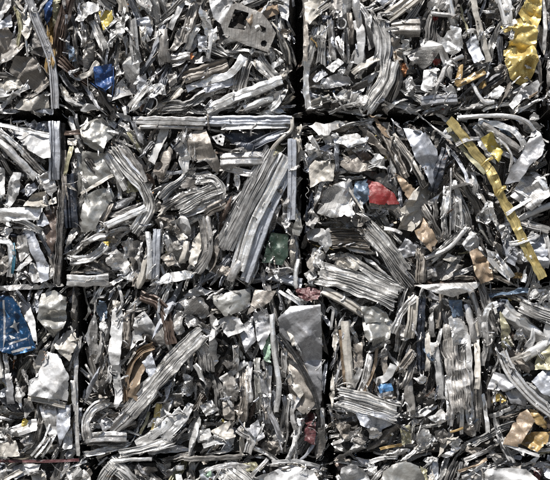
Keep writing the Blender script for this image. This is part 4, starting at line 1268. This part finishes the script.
CELLS = {'A': (-183, -58, 57.3, 116.5), 'B': (57.7, -58, 297.3, 114.8), 'C': (297.7, -58, 546.7, 115.8), 'D': (547.1, -58, 788, 116.3),
         'E': (-178, 116.7, 64, 287.9), 'F': (64.4, 115.2, 303.6, 286.9), 'G': (304, 116.2, 549.9, 287.2), 'H': (550.3, 116.7, 793, 288.3),
         'I': (-163, 288.2, 81, 461.3), 'J': (81.4, 287.2, 329.3, 461.3), 'K': (329.7, 287.7, 575.3, 460.8), 'O': (575.7, 288.7, 820, 460.8),
         'L': (-150, 461.7, 93.6, 628), 'M': (94, 461.7, 333.6, 628), 'N': (334, 461.2, 574.3, 628), 'P': (574.7, 461.2, 818, 628)}


def core(B):
    """The packed body of the bale behind its face."""
    r = np.random.default_rng(int(B.x0 * 7 + B.y0) & 0xffff)
    cx, cz = (B.x0 + B.x1) / 2, B.y1
    hw, H = (B.x1 - B.x0) / 2, B.y1 - B.y0
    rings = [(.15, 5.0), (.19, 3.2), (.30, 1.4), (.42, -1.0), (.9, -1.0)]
    nx, nz = 46, 34
    V, F = [], []
    # front sheet
    for j in range(nz + 1):
        for i in range(nx + 1):
            px = B.x0 + 5 + (B.x1 - B.x0 - 10) * i / nx
            py = B.y0 + 5 + (B.y1 - B.y0 - 10) * j / nz
            edge = i in (0, nx) or j in (0, nz)
            d = .15 + (0 if edge else r.uniform(-.025, .02))
            V.append((px, d, py))
    idx = lambda i, j: j * (nx + 1) + i
    F += [(idx(i, j), idx(i, j + 1), idx(i + 1, j + 1), idx(i + 1, j)) for j in range(nz) for i in range(nx)]
    loop = [idx(i, 0) for i in range(nx)] + [idx(nx, j) for j in range(nz)] + [idx(i, nz) for i in range(nx, 0, -1)] + [idx(0, j) for j in range(nz, 0, -1)]
    prev = loop
    for d, ins in rings[1:]:
        cur = []
        for k in loop:
            x, _, y = V[k]
            fx = (x - B.x0 - 5) / (B.x1 - B.x0 - 10); fy = (y - B.y0 - 5) / (B.y1 - B.y0 - 10)
            jit = r.uniform(-.8, .8) if ins > 0 else 0
            ii = ins + jit
            cur.append(len(V))
            if ins < 0:  # added flare meets the neighbours, shutting out light so gaps stay dark
                c0, c1, c2, c3 = CELLS[B.code]
                V.append((c0 + (c2 - c0) * fx, d, c1 + (c3 - c1) * fy))
            else:
                V.append((B.x0 + ii + (B.x1 - B.x0 - 2 * ii) * fx, d, B.y0 + ii + (B.y1 - B.y0 - 2 * ii) * fy))
        for k in range(len(loop)):
            k2 = (k + 1) % len(loop)
            F.append((prev[k], prev[k2], cur[k2], cur[k]))
        prev = cur
    F.append(tuple(prev))
    P = np.array([tuple(W(p[0], p[2], p[1]) - B.base) for p in V])
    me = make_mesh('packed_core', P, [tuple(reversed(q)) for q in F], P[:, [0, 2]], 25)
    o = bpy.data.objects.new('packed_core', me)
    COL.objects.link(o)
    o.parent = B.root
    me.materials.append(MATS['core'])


def overlay(B):
    """Small bits caught on and around the larger pieces."""
    m = B.mask
    er = m.copy()
    for k in (1, 2, 3):
        er[k:, :] &= m[:-k, :]; er[:-k, :] &= m[k:, :]; er[:, k:] &= m[:, :-k]; er[:, :-k] &= m[:, k:]
    ys, xs = np.nonzero(m & ~er)
    ok = (xs + B.x0 - 20 > max(B.x0, -10) + 4) & (xs + B.x0 - 20 < min(B.x1, 560) - 4) & (ys + B.y0 - 20 > max(B.y0, -10) + 4) & (ys + B.y0 - 20 < min(B.y1, 490) - 4)
    xs, ys = xs[ok], ys[ok]
    if len(xs) == 0:
        return
    for _ in range(int(len(xs) * .012)):
        i = rng.randrange(len(xs))
        x, y = xs[i] + B.x0 - 19.5, ys[i] + B.y0 - 19.5
        kind = rng.choice(['folded_scrap', 'strip_offcut', 'channel_offcut', 'wire_offcut', 'bundled_strip'])
        L = rng.uniform(6, 16)
        ang = math.radians(flow_angle(B, x, y) + rng.gauss(0, 40))
        o = bpy.data.objects.new(kind, rng.choice(LIB[kind]))
        COL.objects.link(o)
        o.parent = B.root
        o.location = W(x, y, rng.uniform(-.032, -.012)) - B.base
        o.rotation_euler = (rng.gauss(.1, .45), -ang, rng.gauss(0, .3))
        o.scale = (L / 30, L / 30, L / 30 * rng.uniform(.5, .9))
        o.material_slots[0].link = 'OBJECT'
        o.material_slots[0].material = MATS[pick(MAT_W)]


blue_v = np.empty(len(blue.data.vertices) * 3, np.float32)
blue.data.vertices.foreach_get('co', blue_v)
blue_v = blue_v.reshape(-1, 3)
bc = np.array([14.5, 324.0])
for poly, code in MARKS:
    V, F, UV, c = sheet_geo(parse(poly), 0, random.Random(poly), h=.9, thick=0, rag=.25)
    X = V[:, [0, 2]] + np.array([(c[0] - bc[0]) * S, (bc[1] - c[1]) * S])
    dist = ((X[:, None, :] - blue_v[None][:, :, [0, 2]]) ** 2).sum(2)
    kk = np.argsort(dist, 1)[:, :3]
    wgt = 1 / (np.take_along_axis(dist, kk, 1) + 1e-9)
    yy = (blue_v[kk, 1] * wgt).sum(1) / wgt.sum(1)
    P = np.stack([X[:, 0], yy - .0016, X[:, 1]], 1)
    o = bpy.data.objects.new('printed_mark', make_mesh('printed_mark', P, F, UV))
    COL.objects.link(o)
    o.parent = blue
    o.data.materials.append(MATS[code])

for B in BALES.values():
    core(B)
    fill(B)
    edge_debris(B)
    overlay(B)
    fragments(B)

# --------------------------------------------------------------- the ground
me = make_mesh('ground', [(-150, -250, 0), (150, -250, 0), (150, 150, 0), (-150, 150, 0)], [(0, 1, 2, 3)], np.array([(0, 0), (300, 0), (300, 400), (0, 400)]) * .1)
g = bpy.data.objects.new('ground', me)
COL.objects.link(g)
me.materials.append(MATS['ground'])
g['kind'] = 'structure'
